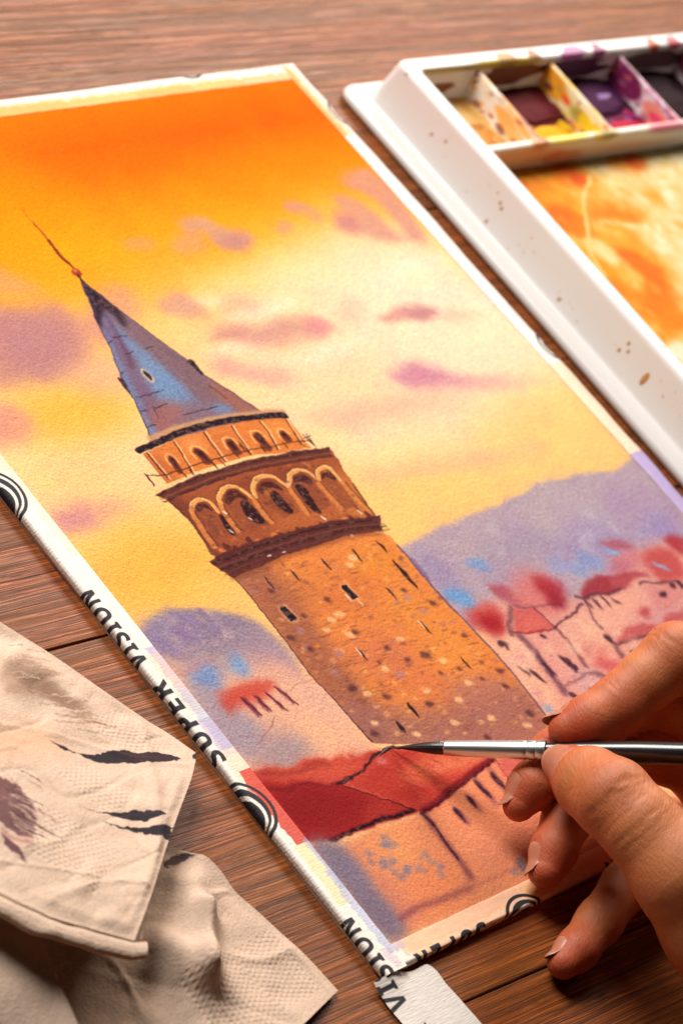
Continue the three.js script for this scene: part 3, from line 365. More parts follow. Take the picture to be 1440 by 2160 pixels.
  for (const p of [[[55.7,-133.3], [54.8,-129.4], [54.6,-123.5]], [[68,-131.4], [67.3,-128], [67.2,-123.8]], [[83.1,-131.7], [82.5,-127.6], [81.8,-122.7]], [[94.6,-130.8], [94.5,-127.1], [95,-121.2]], [[103.2,-128.7], [103.2,-123.3], [104,-117.3]], [[44.5,-133.3], [43.4,-127.7], [42.9,-120.7]]]) { line(p, [218, 132, 70], 1.9, 0.9, 0.16); line(p.map((q) => [q[0] + 1.1, q[1]]), [98, 48, 40], 0.5, 0.7, 0.1); }
  for (const q of [[61.9,-126.5], [52.1,-123.8], [55.3,-130.6], [84.1,-133.3], [86.3,-119.8], [100.3,-118.5]]) dash(q, 2, 0.6, -34, [255, 238, 220], 0.9, 0.08);
  { const r = rng(91); for (let i = 0; i < 90; i++) { const u = r(), v = r(), a = [40.3,-139.5], b = [108.6,-140.2], c = [40.8,-117], d = [104.2,-115.1], x = mix(mix(a[0], b[0], u), mix(c[0], d[0], u), v), z = mix(mix(a[1], b[1], u), mix(c[1], d[1], u), v); blob([x, z], 0.4 + 0.7 * r(), 0.3 + 0.5 * r(), 0, r() < 0.6 ? [84, 42, 40] : [214, 130, 74], 0.4, 0.2); } }
  for (let i = 0; i < 26; i++) { const a = [44.2,-118.8], b = [104.7,-116.1], t = i / 26; blob([mix(a[0], b[0], t), mix(a[1], b[1], t) - 1.2 * Math.sin(t * 40)], 1.1, 1.3, 0, i % 3 ? [84, 38, 38] : [222, 130, 70], 0.8, 0.2); }
  pc.restore();
  line([[106.5,-127.9], [105.1,-120.5], [104.2,-115.1]], [90, 44, 42], 0.6, 0.8, 0.12); line([[40.7,-138.3], [41.6,-128.6], [40.6,-118.4]], [84, 42, 46], 0.6, 0.8, 0.12);
  wash([[37.3,-141.4], [46.7,-143.2], [57.5,-144.3], [75.3,-144.5], [93,-143.9], [109.2,-141.7], [106.6,-138.4], [90.2,-140.7], [75.3,-141.2], [57.4,-140.4], [40.8,-138.7]], [104, 52, 44], 1, 0.12, true);
  for (const [o, c, a] of [[0, [60, 28, 32], 0.9], [1.5, [156, 88, 62], 0.6], [2.6, [66, 30, 32], 0.7]]) line([[38.4,-141.2], [56.8,-143.4], [74.5,-143.6], [92.1,-142.8], [107.7,-141]].map((q) => [q[0], q[1] + o]), c, 0.55, a, 0.1);
  wash([[37.5,-116.5], [44,-118.5], [61.8,-119.1], [88,-118.4], [106.4,-115.5], [102.6,-110.4], [86.7,-112.2], [62.9,-112.1], [40.7,-110.1]], [92, 44, 42], 1, 0.12, true);
  for (const [o, c, a] of [[0.6, [52, 24, 30], 0.8], [2.2, [132, 76, 66], 0.6], [3.2, [58, 28, 32], 0.7], [4.6, [120, 66, 54], 0.5]]) line([[38.9,-116.5], [60.7,-118], [87.2,-117.5], [105.5,-114.8]].map((q) => [q[0], q[1] + o]), c, 0.6, a, 0.12);
  for (const q of [[90.5,-111.9], [90.4,-111.4], [63.8,-113.1], [58,-113.5]]) dash(q, 0.6, 1.6, 0, [255, 230, 214], 0.8, 0.08);
  line([[40.5,-109.8], [62.4,-111.5], [86.2,-111.7], [102.3,-110.1]], [120, 62, 44], 1.4, 0.6, 0.6);

  // the stroke being painted at the brush tip
  line([[43.4,-48.4], [46.7,-48.3], [48.6,-47.5]], [50, 24, 36], 0.8, 0.95, 0.1);
}
// pigment granulation, rough edges and stray spatter, then the whole as the sheet's colour
{
  const src = pc.getImageData(0, 0, CW, CH), s = src.data, out = pc.createImageData(CW, CH), d = out.data;
  const lin = new Float32Array(256), enc = new Uint8Array(4097);
  for (let i = 0; i < 256; i++) { const c = i / 255; lin[i] = c <= 0.04045 ? c / 12.92 : ((c + 0.055) / 1.055) ** 2.4; }
  for (let i = 0; i <= 4096; i++) { const c = i / 4096; enc[i] = Math.round(255 * (c <= 0.0031308 ? c * 12.92 : 1.055 * c ** (1 / 2.4) - 0.055)); }
  for (let y = 0; y < CH; y++) for (let x = 0; x < CW; x++) {
    const mx = x / PX + X0, mz = y / PX + Z0, wet = smooth(30, 44, Math.abs(mx - 76 - 0.02 * mz)) * smooth(1, 8, mx) * smooth(219, 212, mx) * smooth(-282, -274, mz) * smooth(-22, -40, mz), am = 2 + 5 * wet, an = 1.5 + 1.3 * wet;
    const wx = am * noise2(x * 0.021, y * 0.021) + an * noise2(x * 0.085, y * 0.085), wy = am * noise2(x * 0.021 + 80, y * 0.021) + an * noise2(x * 0.085 + 50, y * 0.085);
    const sx = clamp(Math.round(x + wx), 0, CW - 1), sy = clamp(Math.round(y + wy), 0, CH - 1), o = (sy * CW + sx) * 4, q = (y * CW + x) * 4;
    const r = lin[s[o]], g = lin[s[o + 1]], b = lin[s[o + 2]], blue = clamp((s[o + 2] - 0.55 * s[o]) / 120);
    const tooth = noise2(x * 0.30, y * 0.30), grain = noise2(x * 0.7 + 31, y * 0.7), pool = fbm(x * 0.012, y * 0.012, 3);
    const k = 1 + (0.12 + 0.12 * blue) * tooth + (0.06 + 0.07 * blue) * grain + 0.09 * pool;
    const sat = 1 + 0.10 * pool + 0.03 * tooth, A = 0.80;
    const lum = 0.3 * r + 0.6 * g + 0.1 * b, dry = smooth(0.07, 0.015, lum) * smooth(0.0, 0.7, noise2(x * 0.13 + 9, y * 0.2) + 0.4 * noise2(x * 0.5, y * 0.4)) * 0.2, R = mix(r, 0.46, dry), G = mix(g, 0.24, dry), Bl = mix(b, 0.17, dry);
    d[q] = enc[clamp(Math.round(A * R * (1 + (k - 1) * 0.6) * 4096), 0, 4096)]; d[q + 1] = enc[clamp(Math.round(A * G * k * 4096), 0, 4096)]; d[q + 2] = enc[clamp(Math.round(A * Bl * k * (2 - sat) * 4096), 0, 4096)]; d[q + 3] = 255;
  }
  pc.putImageData(out, 0, 0);
}
const paperBump = dataTexture(512, 512, (x, y) => { const w = (f, o) => { const u = x / 512 * f, v = y / 512 * f; const h = (i, j) => PERM[PERM[(((i % f) + f) % f + o) & 255] + (((j % f) + f) % f)] / 255; const xi = Math.floor(u), yi = Math.floor(v), a = fade(u - xi), b = fade(v - yi); return mix(mix(h(xi, yi), h(xi + 1, yi), a), mix(h(xi, yi + 1), h(xi + 1, yi + 1), a), b); }; return 0.5 * w(64, 3) + 0.3 * w(128, 9) + 0.2 * w(28, 60); });
const tooth = (r) => { const t = paperBump.clone(); t.repeat.set(...r); t.needsUpdate = true; return t; };
const paintTex = texture(paint);
const sheetMat = new THREE.MeshPhysicalMaterial({ specularIntensity: 0.15, map: paintTex, roughness: 0.95, bumpMap: tooth([CW / PX / 45, CH / PX / 45]), bumpScale: 0.0002 });
const boardMat = new THREE.MeshStandardMaterial({ color: new THREE.Color(0.5, 0.42, 0.33), roughness: 0.9 });
const picture = thing('watercolor_painting', 'watercolour of a stone tower under an orange sunset sky, taped to its board', 'painting', [110, 0, -142]);
{
  const r = 3.5, N = 8, ring = [];
  for (const [cx, cz, a0] of [[BX1 - r, BZ0 + r, -90], [BX1 - r, BZ1 - r, 0], [BX0 + r, BZ1 - r, 90], [BX0 + r, BZ0 + r, 180]]) for (let i = 0; i <= N; i++) { const a = (a0 + 90 * i / N) * Math.PI / 180; ring.push([cx + r * Math.cos(a), cz + r * Math.sin(a)]); }
  const pos = [], idx = [], uv = [], n = ring.length;
  for (const y of [0.05, TOP - 0.35]) for (const [x, z] of ring) { pos.push(x, y, z); uv.push(0, 0); }
  for (let i = 0; i < n; i++) { const j = (i + 1) % n; idx.push(i, n + i, j, j, n + i, n + j); }
  const c0 = pos.length / 3; pos.push(110, TOP - 0.35, -142); uv.push(0, 0); for (let i = 0; i < n; i++) idx.push(c0, n + (i + 1) % n, n + i);
  part('board', geometry(pos, idx, uv).toNonIndexed(), boardMat, picture).geometry.computeVertexNormals();
  const sheet = grid(24, 30, (u, v) => { const x = mix(BX0 + 0.8, BX1 - 0.8, u), z = mix(BZ0 + 0.8, BZ1 - 0.8, v); return [x, TOP, z, (x - X0) * PX / CW, 1 - (z - Z0) * PX / CH]; });
  part('painted_sheet', sheet, sheetMat, picture);
  // the wet dark line that the brush is laying down
  const wet = new THREE.CatmullRomCurve3([[41.1,-47.2], [43.1,-47.7], [44.8,-48.1], [46.3,-48.3], [47.4,-48]].map(([x, z]) => new THREE.Vector3(x, 0, z)));
  part('wet_stroke', grid(24, 8, (u, v) => { const p = wet.getPoint(u), d = wet.getTangent(u), w = 0.55 * Math.sin(Math.PI * (0.08 + 0.86 * u)) ** 0.6 * (1 + 0.2 * noise2(u * 9, 2)), s = (v - 0.5) * 2; return [p.x - d.z * s * w, TOP - 0.02 + 0.17 * (1 - s * s) * Math.sin(Math.PI * (0.06 + 0.88 * u)) ** 0.5, p.z + d.x * s * w]; }, true), new THREE.MeshPhysicalMaterial({ color: new THREE.Color(0.03, 0.008, 0.014), roughness: 0.5, specularIntensity: 0.5, side: THREE.DoubleSide }), picture, 'wet dark stroke at the brush tip');
}

// ---------------------------------------------------------------- masking tape round the board
// s runs across the tape from its inner edge outwards and down the board's side, t along it
const TS = 6.4, TL = 250, TWID = 26;                                  // pixels per mm, canvas length in mm, full tape width
function tapeCanvas(len, draw, wide = 14) {
  const c = canvas(Math.round(len * TS), Math.round(wide * TS)), k = c.getContext('2d');
  k.fillStyle = '#f1e9de'; k.fillRect(0, 0, c.width, c.height);
  const r = rng(len * 13 + 1);
  draw(k, r);
  // crepe paper: fine ribs across the tape
  const im = k.getImageData(0, 0, c.width, c.height), d = im.data;
  for (let y = 0; y < c.height; y++) for (let x = 0; x < c.width; x++) { const o = (y * c.width + x) * 4, n = 1 + 0.02 * noise2(x * 0.55, y * 0.16) + 0.03 * fbm(x * 0.03, y * 0.05, 3); for (let q = 0; q < 3; q++) d[o + q] = clamp(d[o + q] * n / 255) * 255; }
  k.putImageData(im, 0, 0); return c;
}
const TINK = '#26242a';
function tapeLogo(k, t, s) {
  const P = (a, b) => [a * TS, b * TS], disc = (a, b, r, f) => { k.fillStyle = f; k.beginPath(); k.arc(...P(a, b), r * TS, 0, 7); k.fill(); };
  k.strokeStyle = TINK; k.lineWidth = 0.95 * TS; k.beginPath(); k.arc(...P(t, s), 8.15 * TS, 0, 7); k.stroke();
  disc(t + 0.2, s + 0.1, 6.9, TINK); disc(t + 0.95, s + 0.5, 5.9, '#efe6da'); disc(t + 1.3, s + 0.9, 5.1, TINK);
}
function tapeText(k, word, t0, t1, s) {                             // capitals with their feet at s, read from t0 to t1
  k.save(); k.fillStyle = TINK; k.font = `bold ${8.6 * TS}px sans-serif`; k.textBaseline = 'alphabetic';
  k.translate(t0 * TS, s * TS); k.scale(t1 < t0 ? -1 : 1, -1);
  const gap = 0.8, ws = [...word].map((ch) => k.measureText(ch).width / TS), total = ws.reduce((a, b) => a + b, 0) + gap * (word.length - 1), f = Math.abs(t1 - t0) / total;
  let x = 0; for (let i = 0; i < word.length; i++) { k.save(); k.translate(x * f * TS, 0); k.scale(f * 1.02, 1); k.fillText(word[i], 0, 0); k.strokeStyle = TINK; k.lineWidth = 0.22 * TS; k.strokeText(word[i], 0, 0); k.restore(); x += ws[i] + gap; }
  k.restore();
}
function bleed(k, r, list) {                                        // washes of paint that ran over the tape: [t0, t1, s0, s1, colour, alpha]
  for (const [t0, t1, s0, s1, c, a] of list) {
    k.fillStyle = rgba(c, a); k.beginPath(); const n = Math.max(6, Math.ceil((t1 - t0) / 1.2));
    for (let i = 0; i <= n; i++) { const t = mix(t0, t1, i / n); k.lineTo(t * TS, (s1 + (r() - 0.5) * 1.1) * TS); }
    for (let i = n; i >= 0; i--) k.lineTo(mix(t0, t1, i / n) * TS, s0 * TS);
    k.fill();
  }
}
const OR = [252, 160, 80], PE = [250, 204, 168], PU = [172, 150, 196], RE = [208, 70, 56], BL = [140, 156, 206], PALE = [250, 244, 236];
const leftTape = tapeCanvas(320, (k, r) => {                        // t = z + 294
  const T = (z) => z + 294;
  bleed(k, r, [[T(-290), T(-160), -1, 5, PE, 0.4], [T(-170), T(-130), -1, 3, PE, 0.35], [T(-98), T(-84), -1, 3.2, PU, 0.55], [T(-96), T(-76), -1, 4.4, PE, 0.4], [T(-84), T(-62), -1, 3.6, BL, 0.4], [T(-74), T(-64), -1, 5, [176, 150, 190], 0.45], [T(-64), T(-54), -1, 6, PE, 0.5], [T(-57), T(-33), -1, 4.6, RE, 0.9], [T(-52), T(-46), -1, 6, RE, 0.5], [T(-34), T(-18), -1, 1.6, BL, 0.6], [T(-33), T(-14), 1, 5.6, [252, 216, 150], 0.55], [T(-24), T(2), -1, 2.6, [176, 184, 220], 0.65], [T(0), T(6), 1, 4, [190, 170, 190], 0.4]]);
  for (let i = 0; i < 46; i++) { k.fillStyle = rgba(r() < 0.5 ? [100, 96, 120] : [214, 120, 80], 0.5); k.beginPath(); k.arc((T(-36) + 46 * r()) * TS, (1 + 6 * r()) * TS, (0.06 + 0.16 * r()) * TS, 0, 7); k.fill(); }
  for (const z of [-46.6, -154.2, -262, 61.6]) tapeLogo(k, T(z), 10.6);
  for (const d of [0, -108.4, -216, 108.6]) { tapeText(k, 'SUPER', T(-60.8 + d), T(-88 + d), 4.9); tapeText(k, 'VISION', T(-93.6 + d), T(-119.4 + d), 5); }
});
const bottomTape = tapeCanvas(TL, (k, r) => {                       // t = x + 10
  const T = (x) => x + 10;
  bleed(k, r, [[T(4), T(230), -1, 9, PE, 0.95], [T(2), T(90), -1, 4.2, [248, 188, 150], 0.6], [T(-1), T(4), -1, 2.4, [190, 176, 190], 0.6], [T(50), T(66), 1, 8, [240, 178, 110], 0.5]]);
  for (const x of [46.9, 155, -61]) tapeLogo(k, T(x), 11);
  for (const d of [0, 108.4]) { tapeText(k, 'SUPER', T(31.8 + d), T(4 + d), 5); tapeText(k, 'VISION', T(-0.6 + d), T(-26 + d), 5); }
});
const topTape = tapeCanvas(TL, (k, r) => {                          // t = x + 10
  const T = (x) => x + 10;
  bleed(k, r, [[T(-9), T(228), -1, 3.4, OR, 0.75], [T(-9), T(196), -1, 4.4, [252, 190, 110], 0.5], [T(40), T(120), -1, 4.6, OR, 0.4], [T(150), T(176), -1, 4, OR, 0.4], [T(200), T(226), -1, 3, PE, 0.4]]);
  for (const x of [180, 71.6]) tapeLogo(k, T(x), 14.2);
});
const rightTape = tapeCanvas(320, (k, r) => {                       // t = z + 294
  const T = (z) => z + 294;
  bleed(k, r, [[T(-290), T(-256), -1, 2.6, OR, 0.75], [T(-289), T(-240), -1, 4.5, OR, 0.3], [T(-256), T(-110), -1, 6, PALE, 0.6], [T(-150), T(-110), -1, 7, [252, 214, 176], 0.7], [T(-110.4), T(-64), -1, 9, [186, 168, 212], 1], [T(-64), T(6), -1, 9, PE, 0.9]]);
  for (const z of [-266, -156.6, -48]) tapeLogo(k, T(z), 12.4);
});
const tapeBump = dataTexture(256, 256, (x, y) => { const h = (f, g, o) => { const u = x / 256 * f, v = y / 256 * g, xi = Math.floor(u), yi = Math.floor(v), H = (i, j) => PERM[PERM[(i % f + o) & 255] + (j % g)] / 255, a = fade(u - xi), b = fade(v - yi); return mix(mix(H(xi, yi), H(xi + 1, yi), a), mix(H(xi, yi + 1), H(xi + 1, yi + 1), a), b); }; return 0.65 * h(90, 14, 5) + 0.35 * h(40, 40, 9); });
function tapeMat(c) { const t = texture(c); t.wrapS = t.wrapT = THREE.ClampToEdgeWrapping; const b = tapeBump.clone(); b.repeat.set(c.width / TS / 22, 14 / 22); b.needsUpdate = true; return new THREE.MeshStandardMaterial({ map: t, roughness: 0.82, bumpMap: b, bumpScale: 0.00010 }); }
function tapeStrip(name, mat, len, from, to, top, place, wob, label) { // place(t, out, y): out is the distance beyond the inner edge
  const r = 0.9, H = TOP + 0.14, S = [0]; let prof = [[0, H - 0.1], [0.04, H]];
  for (let i = 1; i <= 10; i++) prof.push([mix(0.04, top - r, i / 10), H]);
  for (let i = 1; i <= 8; i++) { const a = i / 8 * Math.PI / 2; prof.push([top - r + r * Math.sin(a), H - r + r * Math.cos(a)]); }
  prof.push([top, 1.2], [top + 0.02, 0.55], [top - 0.5, 0.14]);
  for (let i = 1; i < prof.length; i++) S.push(S[i - 1] + Math.hypot(prof[i][0] - prof[i - 1][0], prof[i][1] - prof[i - 1][1]));
  const n = Math.round((to - from) / 1.6);
  return part(name, grid(n, prof.length - 1, (u, v) => {
    const i = Math.round(v * (prof.length - 1)), t = mix(from, to, u), w = wob(t) * smooth(2, top, prof[i][0]) + 0.10 * noise2(t * 0.31, 3.7) * (i < 3 ? 1 : 0.4);
    const p = place(t, prof[i][0] + w, prof[i][1] + 0.05 * noise2(t * 0.16, i * 0.4));
    return [...p, t / len, 1 - S[i] / 14];
  }, false), mat, picture, label);
}
tapeStrip('masking_tape', tapeMat(topTape), TL, 0.6, 233, 7.2, (t, s, y) => [t - 10, y, -284 - s], (t) => 0.25 * noise2(t * 0.05, 1), 'orange stained masking tape along the top edge');
tapeStrip('masking_tape', tapeMat(rightTape), 320, 3.2, 299.6, 6.6, (t, s, y) => [222 + s, y + 0.1, t - 294], (t) => 0.55 * noise2(t * 0.08, 9) - 0.9 * Math.exp(-(((t - 28) / 4) ** 2)) - 0.9 * Math.exp(-(((t - 138) / 4) ** 2)), 'pale masking tape along the edge beside the palette');
tapeStrip('masking_tape', tapeMat(bottomTape), TL, 4, 238.4, 6.3, (t, s, y) => [t - 10, y + 0.05, 0 + s], () => 0, 'peach stained masking tape along the bottom edge');
const leftTapeMat = tapeMat(leftTape);
tapeStrip('masking_tape', leftTapeMat, 320, 3.2, 300.6, 7.7, (t, s, y) => [-s, y + 0.18, t - 294], (t) => 0.12 * noise2(t * 0.06, 4), 'white masking tape with printed capitals along the long edge beside the napkins');
{ // the loose end of that tape, lying on the table past the board's corner
  const T = (z) => z - 5, mat = tapeMat(tapeCanvas(80, (k, r) => { k.fillStyle = 'rgb(222,214,206)'; k.fillRect(0, 0, 80 * TS, 24 * TS); tapeLogo(k, T(61.6), 20.6); tapeText(k, 'VISION', T(15), T(-10.8), 15); tapeText(k, 'SUPER', T(47.8), T(20.6), 15); }, 24));
  part('loose_tape_end', grid(26, 26, (u, v) => {
    const s = mix(11.2, -9.5, u), t = mix(6.45, 74, v), round = v < 0.05 ? 0 : 0, sag = Math.exp(-v * 26);
    const edge = s < -8.2 ? 0.9 * (s + 8.2) ** 2 * (v < 0.04 ? 1 : 0) : 0;
    const x = -s * 1.0 + 0.25 * noise2(t * 0.3, 2) + 0.06 * t - 0.2, z = t + 1.3 * smooth(2, -4, s) * (v < 0.02 ? 1 : 0) + edge + round;
    return [x - 1.2, 0.45 + 1.7 * sag * smooth(-2, 5, s) + 0.14 * noise2(s * 0.22, t * 0.12) + 0.25 + 0.5 * smooth(-4, -9.5, s) * (0.5 + 0.5 * noise2(t * 0.2, 8)), z, (t - 5) / 80, 1 - (s + 10) / 24];
  }, true), mat, picture, 'loose greyish end of tape past the corner').material.side = THREE.DoubleSide;
}

// ---------------------------------------------------------------- the palette
const PA = 1.55 * Math.PI / 180, pax = Math.cos(PA), paz = Math.sin(PA);
const pal = (a, b) => [239.2 + a * pax - b * paz, -277.9 + a * paz + b * pax];
const PLA = 262, PLB = 205, FLOOR = 9, DIV = 18.4, RIM = 20.6;
const palette = thing('paint_palette', 'white plastic watercolour palette with stained wells and an orange mixing area', 'palette', [239.2 + 130, 0, -277.9 + 100]);
const stain = canvas(2000, 1200), sk = stain.getContext('2d'), SX = 6.2;           // wells and mixing area seen from above, 6.2 pixels per mm of the palette
{
  sk.fillStyle = '#efe6da'; sk.fillRect(0, 0, 2000, 1200);
  const fromWorld = (q) => { const x = q[0] - 239.2, z = q[2] + 277.9; return [(x * pax + z * paz) * SX, (-x * paz + z * pax) * SX]; };
  const b = (q, rx, rz, turn, c, a, bl) => disc(sk, fromWorld(q), rx * SX, rz * SX, turn, c, a, bl * SX);
  const r = rng(17);
  // pools of dried orange wash
  b([284.7,9,-206.2], 34, 30, 0, [255, 170, 40], 0.95, 5); b([282.4,9,-176.7], 40, 40, 0, [255, 196, 96], 0.9, 6); b([329.1,9,-196.2], 40, 24, 0, [248, 214, 160], 0.9, 6); b([309.7,9,-171.5], 22, 34, 0, [250, 222, 176], 0.9, 5);
  for (const [q, rx, rz, t, c, a, bl] of [[[278.4,9,-215.4], 9, 7, 0, [255, 120, 0], 0.8, 2], [[299.8,9,-216.6], 11, 6, 0, [255, 110, 0], 0.8, 2], [[301,9,-215.2], 4, 2.5, 0, [250, 60, 0], 0.6, 1.4], [[277,9,-205.2], 16, 10, 0, [255, 150, 8], 0.8, 3], [[280.6,9,-195.3], 6, 12, -40, [255, 80, 0], 0.9, 1.8], [[278.7,9,-191.1], 3, 8, -40, [246, 40, 0], 0.6, 1.2], [[277.9,9,-198.6], 9, 7, 0, [255, 120, 0], 0.7, 2], [[331.3,9,-218.7], 9, 4, 0, [255, 120, 0], 0.7, 1.6], [[340.2,9,-219], 6, 4, 0, [250, 70, 0], 0.7, 1.4], [[309.4,9,-210.2], 6, 5, 0, [255, 150, 20], 0.8, 1.6], [[305.5,9,-200.3], 14, 6, 20, [255, 140, 8], 0.75, 2], [[295.4,9,-197.3], 6, 4, 0, [255, 110, 0], 0.7, 1.4], [[306.9,9,-196.5], 8, 3, 30, [255, 120, 0], 0.6, 1.4], [[292.6,9,-188.5], 16, 9, 0, [255, 160, 26], 0.7, 3], [[289.1,9,-175.4], 18, 12, 20, [255, 146, 10], 0.85, 3], [[292.4,9,-175.9], 12, 5, 40, [255, 104, 0], 0.8, 1.8], [[292,9,-165.8], 12, 6, 50, [255, 110, 0], 0.8, 2], [[277.1,9,-159.7], 18, 10, 30, [255, 130, 4], 0.85, 3], [[285,9,-155.9], 8, 8, 0, [255, 118, 0], 0.7, 2], [[268.7,9,-157], 9, 6, 20, [255, 150, 20], 0.7, 2], [[283.9,9,-170.8], 5, 6, 30, [255, 206, 120], 0.8, 1.4], [[281.9,9,-183.7], 5, 8, -30, [250, 222, 170], 0.9, 1.4], [[333.6,9,-200.2], 6, 8, -40, [255, 160, 40], 0.8, 1.6], [[338.6,9,-196.9], 4, 6, 30, [255, 236, 214], 0.8, 1.2], [[315.1,9,-211.7], 8, 6, 0, [252, 214, 150], 0.7, 2], [[284.4,9,-149.3], 10, 5, 0, [255, 130, 0], 0.9, 1.6], [[272,9,-143.1], 9, 5, 0, [255, 150, 20], 0.9, 1.4], [[273.6,9,-136.2], 7, 7, 0, [246, 240, 232], 0.95, 1.4], [[317.8,9,-188.7], 22, 2, 14, [250, 226, 186], 0.8, 0.8], [[302.1,9,-182.2], 4, 10, 0, [255, 150, 30], 0.6, 1.4], [[332,9,-186.1], 3, 3, 0, [255, 150, 30], 0.6, 1]]) b(q, rx, rz, t, c, a, bl);
  sk.strokeStyle = 'rgba(252,214,150,0.95)'; sk.lineWidth = 1.5 * SX; sk.lineCap = 'round'; sk.filter = `blur(${0.35 * SX}px)`; sk.beginPath();
  [[319.8,9,-220.5], [312.2,9,-217.6], [302.6,9,-211.3], [292.1,9,-202.6], [283,9,-192.6], [275.4,9,-182.6], [272.8,9,-174.1]].forEach((q, i) => (i ? sk.lineTo(...fromWorld(q)) : sk.moveTo(...fromWorld(q)))); sk.stroke(); sk.filter = 'none';
  for (let i = 0; i < 420; i++) disc(sk, [(16 + 130 * r()) * SX, (54 + 120 * r()) * SX], (0.8 + 3 * r()) * SX, (0.6 + 2.4 * r()) * SX, r() * 170, r() < 0.5 ? [255, 130, 0] : [255, 220, 160], 0.10 + 0.16 * r(), (0.3 + r()) * SX * 0.5);
  // wells: dried colour on their floors
  const well = (i, list) => { for (const [da, db, rx, rz, c, a] of list) disc(sk, [(15 + i * 40.2 + da) * SX, (14 + db) * SX], rx * SX, rz * SX, 0, c, a, 1.2 * SX); };
  well(0, [[16, 16, 18, 18, [252, 190, 120], 0.9], [6, 5, 9, 8, [150, 70, 20], 0.8], [24, 26, 9, 6, [240, 140, 60], 0.8], [28, 30, 4, 3, [214, 90, 30], 0.8], [14, 22, 5, 10, [255, 226, 190], 0.6]]);
  well(1, [[16, 16, 22, 20, [232, 160, 10], 1], [16, 8, 18, 13, [92, 12, 18], 1], [10, 26, 9, 6, [250, 200, 20], 0.9]]);
  well(2, [[16, 16, 24, 20, [116, 16, 66], 1], [14, 10, 14, 8, [60, 14, 60], 1], [18, 30, 14, 4, [196, 24, 66], 1], [16, 15, 5, 3, [156, 120, 190], 0.8], [22, 18, 6, 2, [180, 110, 170], 0.6]]);
  well(3, [[16, 16, 24, 20, [40, 8, 18], 1], [18, 30, 16, 4, [170, 20, 50], 1]]); well(4, [[16, 16, 24, 20, [30, 40, 90], 1]]); well(5, [[16, 16, 24, 20, [40, 70, 50], 1]]);
  const messy = [[[240, 150, 70], [255, 214, 160], [190, 90, 30]], [[200, 120, 10], [80, 10, 14], [250, 210, 40], [130, 40, 20]], [[150, 110, 180], [90, 10, 60], [200, 40, 110], [50, 10, 50], [230, 190, 220]], [[90, 10, 30], [20, 6, 12], [190, 40, 70]], [[60, 80, 140], [20, 24, 60]], [[60, 100, 70], [30, 50, 40]]];
  messy.forEach((cs, i) => { for (let k = 0; k < 26; k++) disc(sk, [(18 + i * 40.2 + 30 * r()) * SX, (15 + 32 * r()) * SX], (0.6 + 3 * r()) * SX, (0.5 + 2 * r()) * SX, 180 * r(), cs[Math.floor(r() * cs.length)], 0.35 + 0.5 * r(), (0.15 + 0.6 * r()) * SX); });
  const im = sk.getImageData(0, 0, 2000, 1200), src = new Uint8ClampedArray(im.data), d = im.data;
  for (let y = 0; y < 1200; y++) for (let x = 0; x < 2000; x++) { const q = (y * 2000 + x) * 4, sx = clamp(Math.round(x + 9 * fbm(x * 0.016, y * 0.016, 3)), 0, 1999), sy = clamp(Math.round(y + 9 * fbm(x * 0.016 + 60, y * 0.016, 3)), 0, 1199), o = (sy * 2000 + sx) * 4, n = fbm(x * 0.035, y * 0.035, 4); d[q] = src[o] * (0.93 + 0.05 * n); d[q + 1] = clamp(src[o + 1] * (0.95 + 0.12 * n) / 255) * 255; d[q + 2] = clamp(src[o + 2] * (0.86 + 0.3 * n) / 255) * 255; }
  sk.putImageData(im, 0, 0);
}
const stainTex = texture(stain);
const plastic = new THREE.MeshPhysicalMaterial({ color: new THREE.Color(0.80, 0.77, 0.745), roughness: 0.33, clearcoat: 0.25, clearcoatRoughness: 0.25 });
const floorMat = new THREE.MeshPhysicalMaterial({ map: stainTex, color: new THREE.Color(0.86, 0.86, 0.86), roughness: 0.75, specularIntensity: 0.35 });
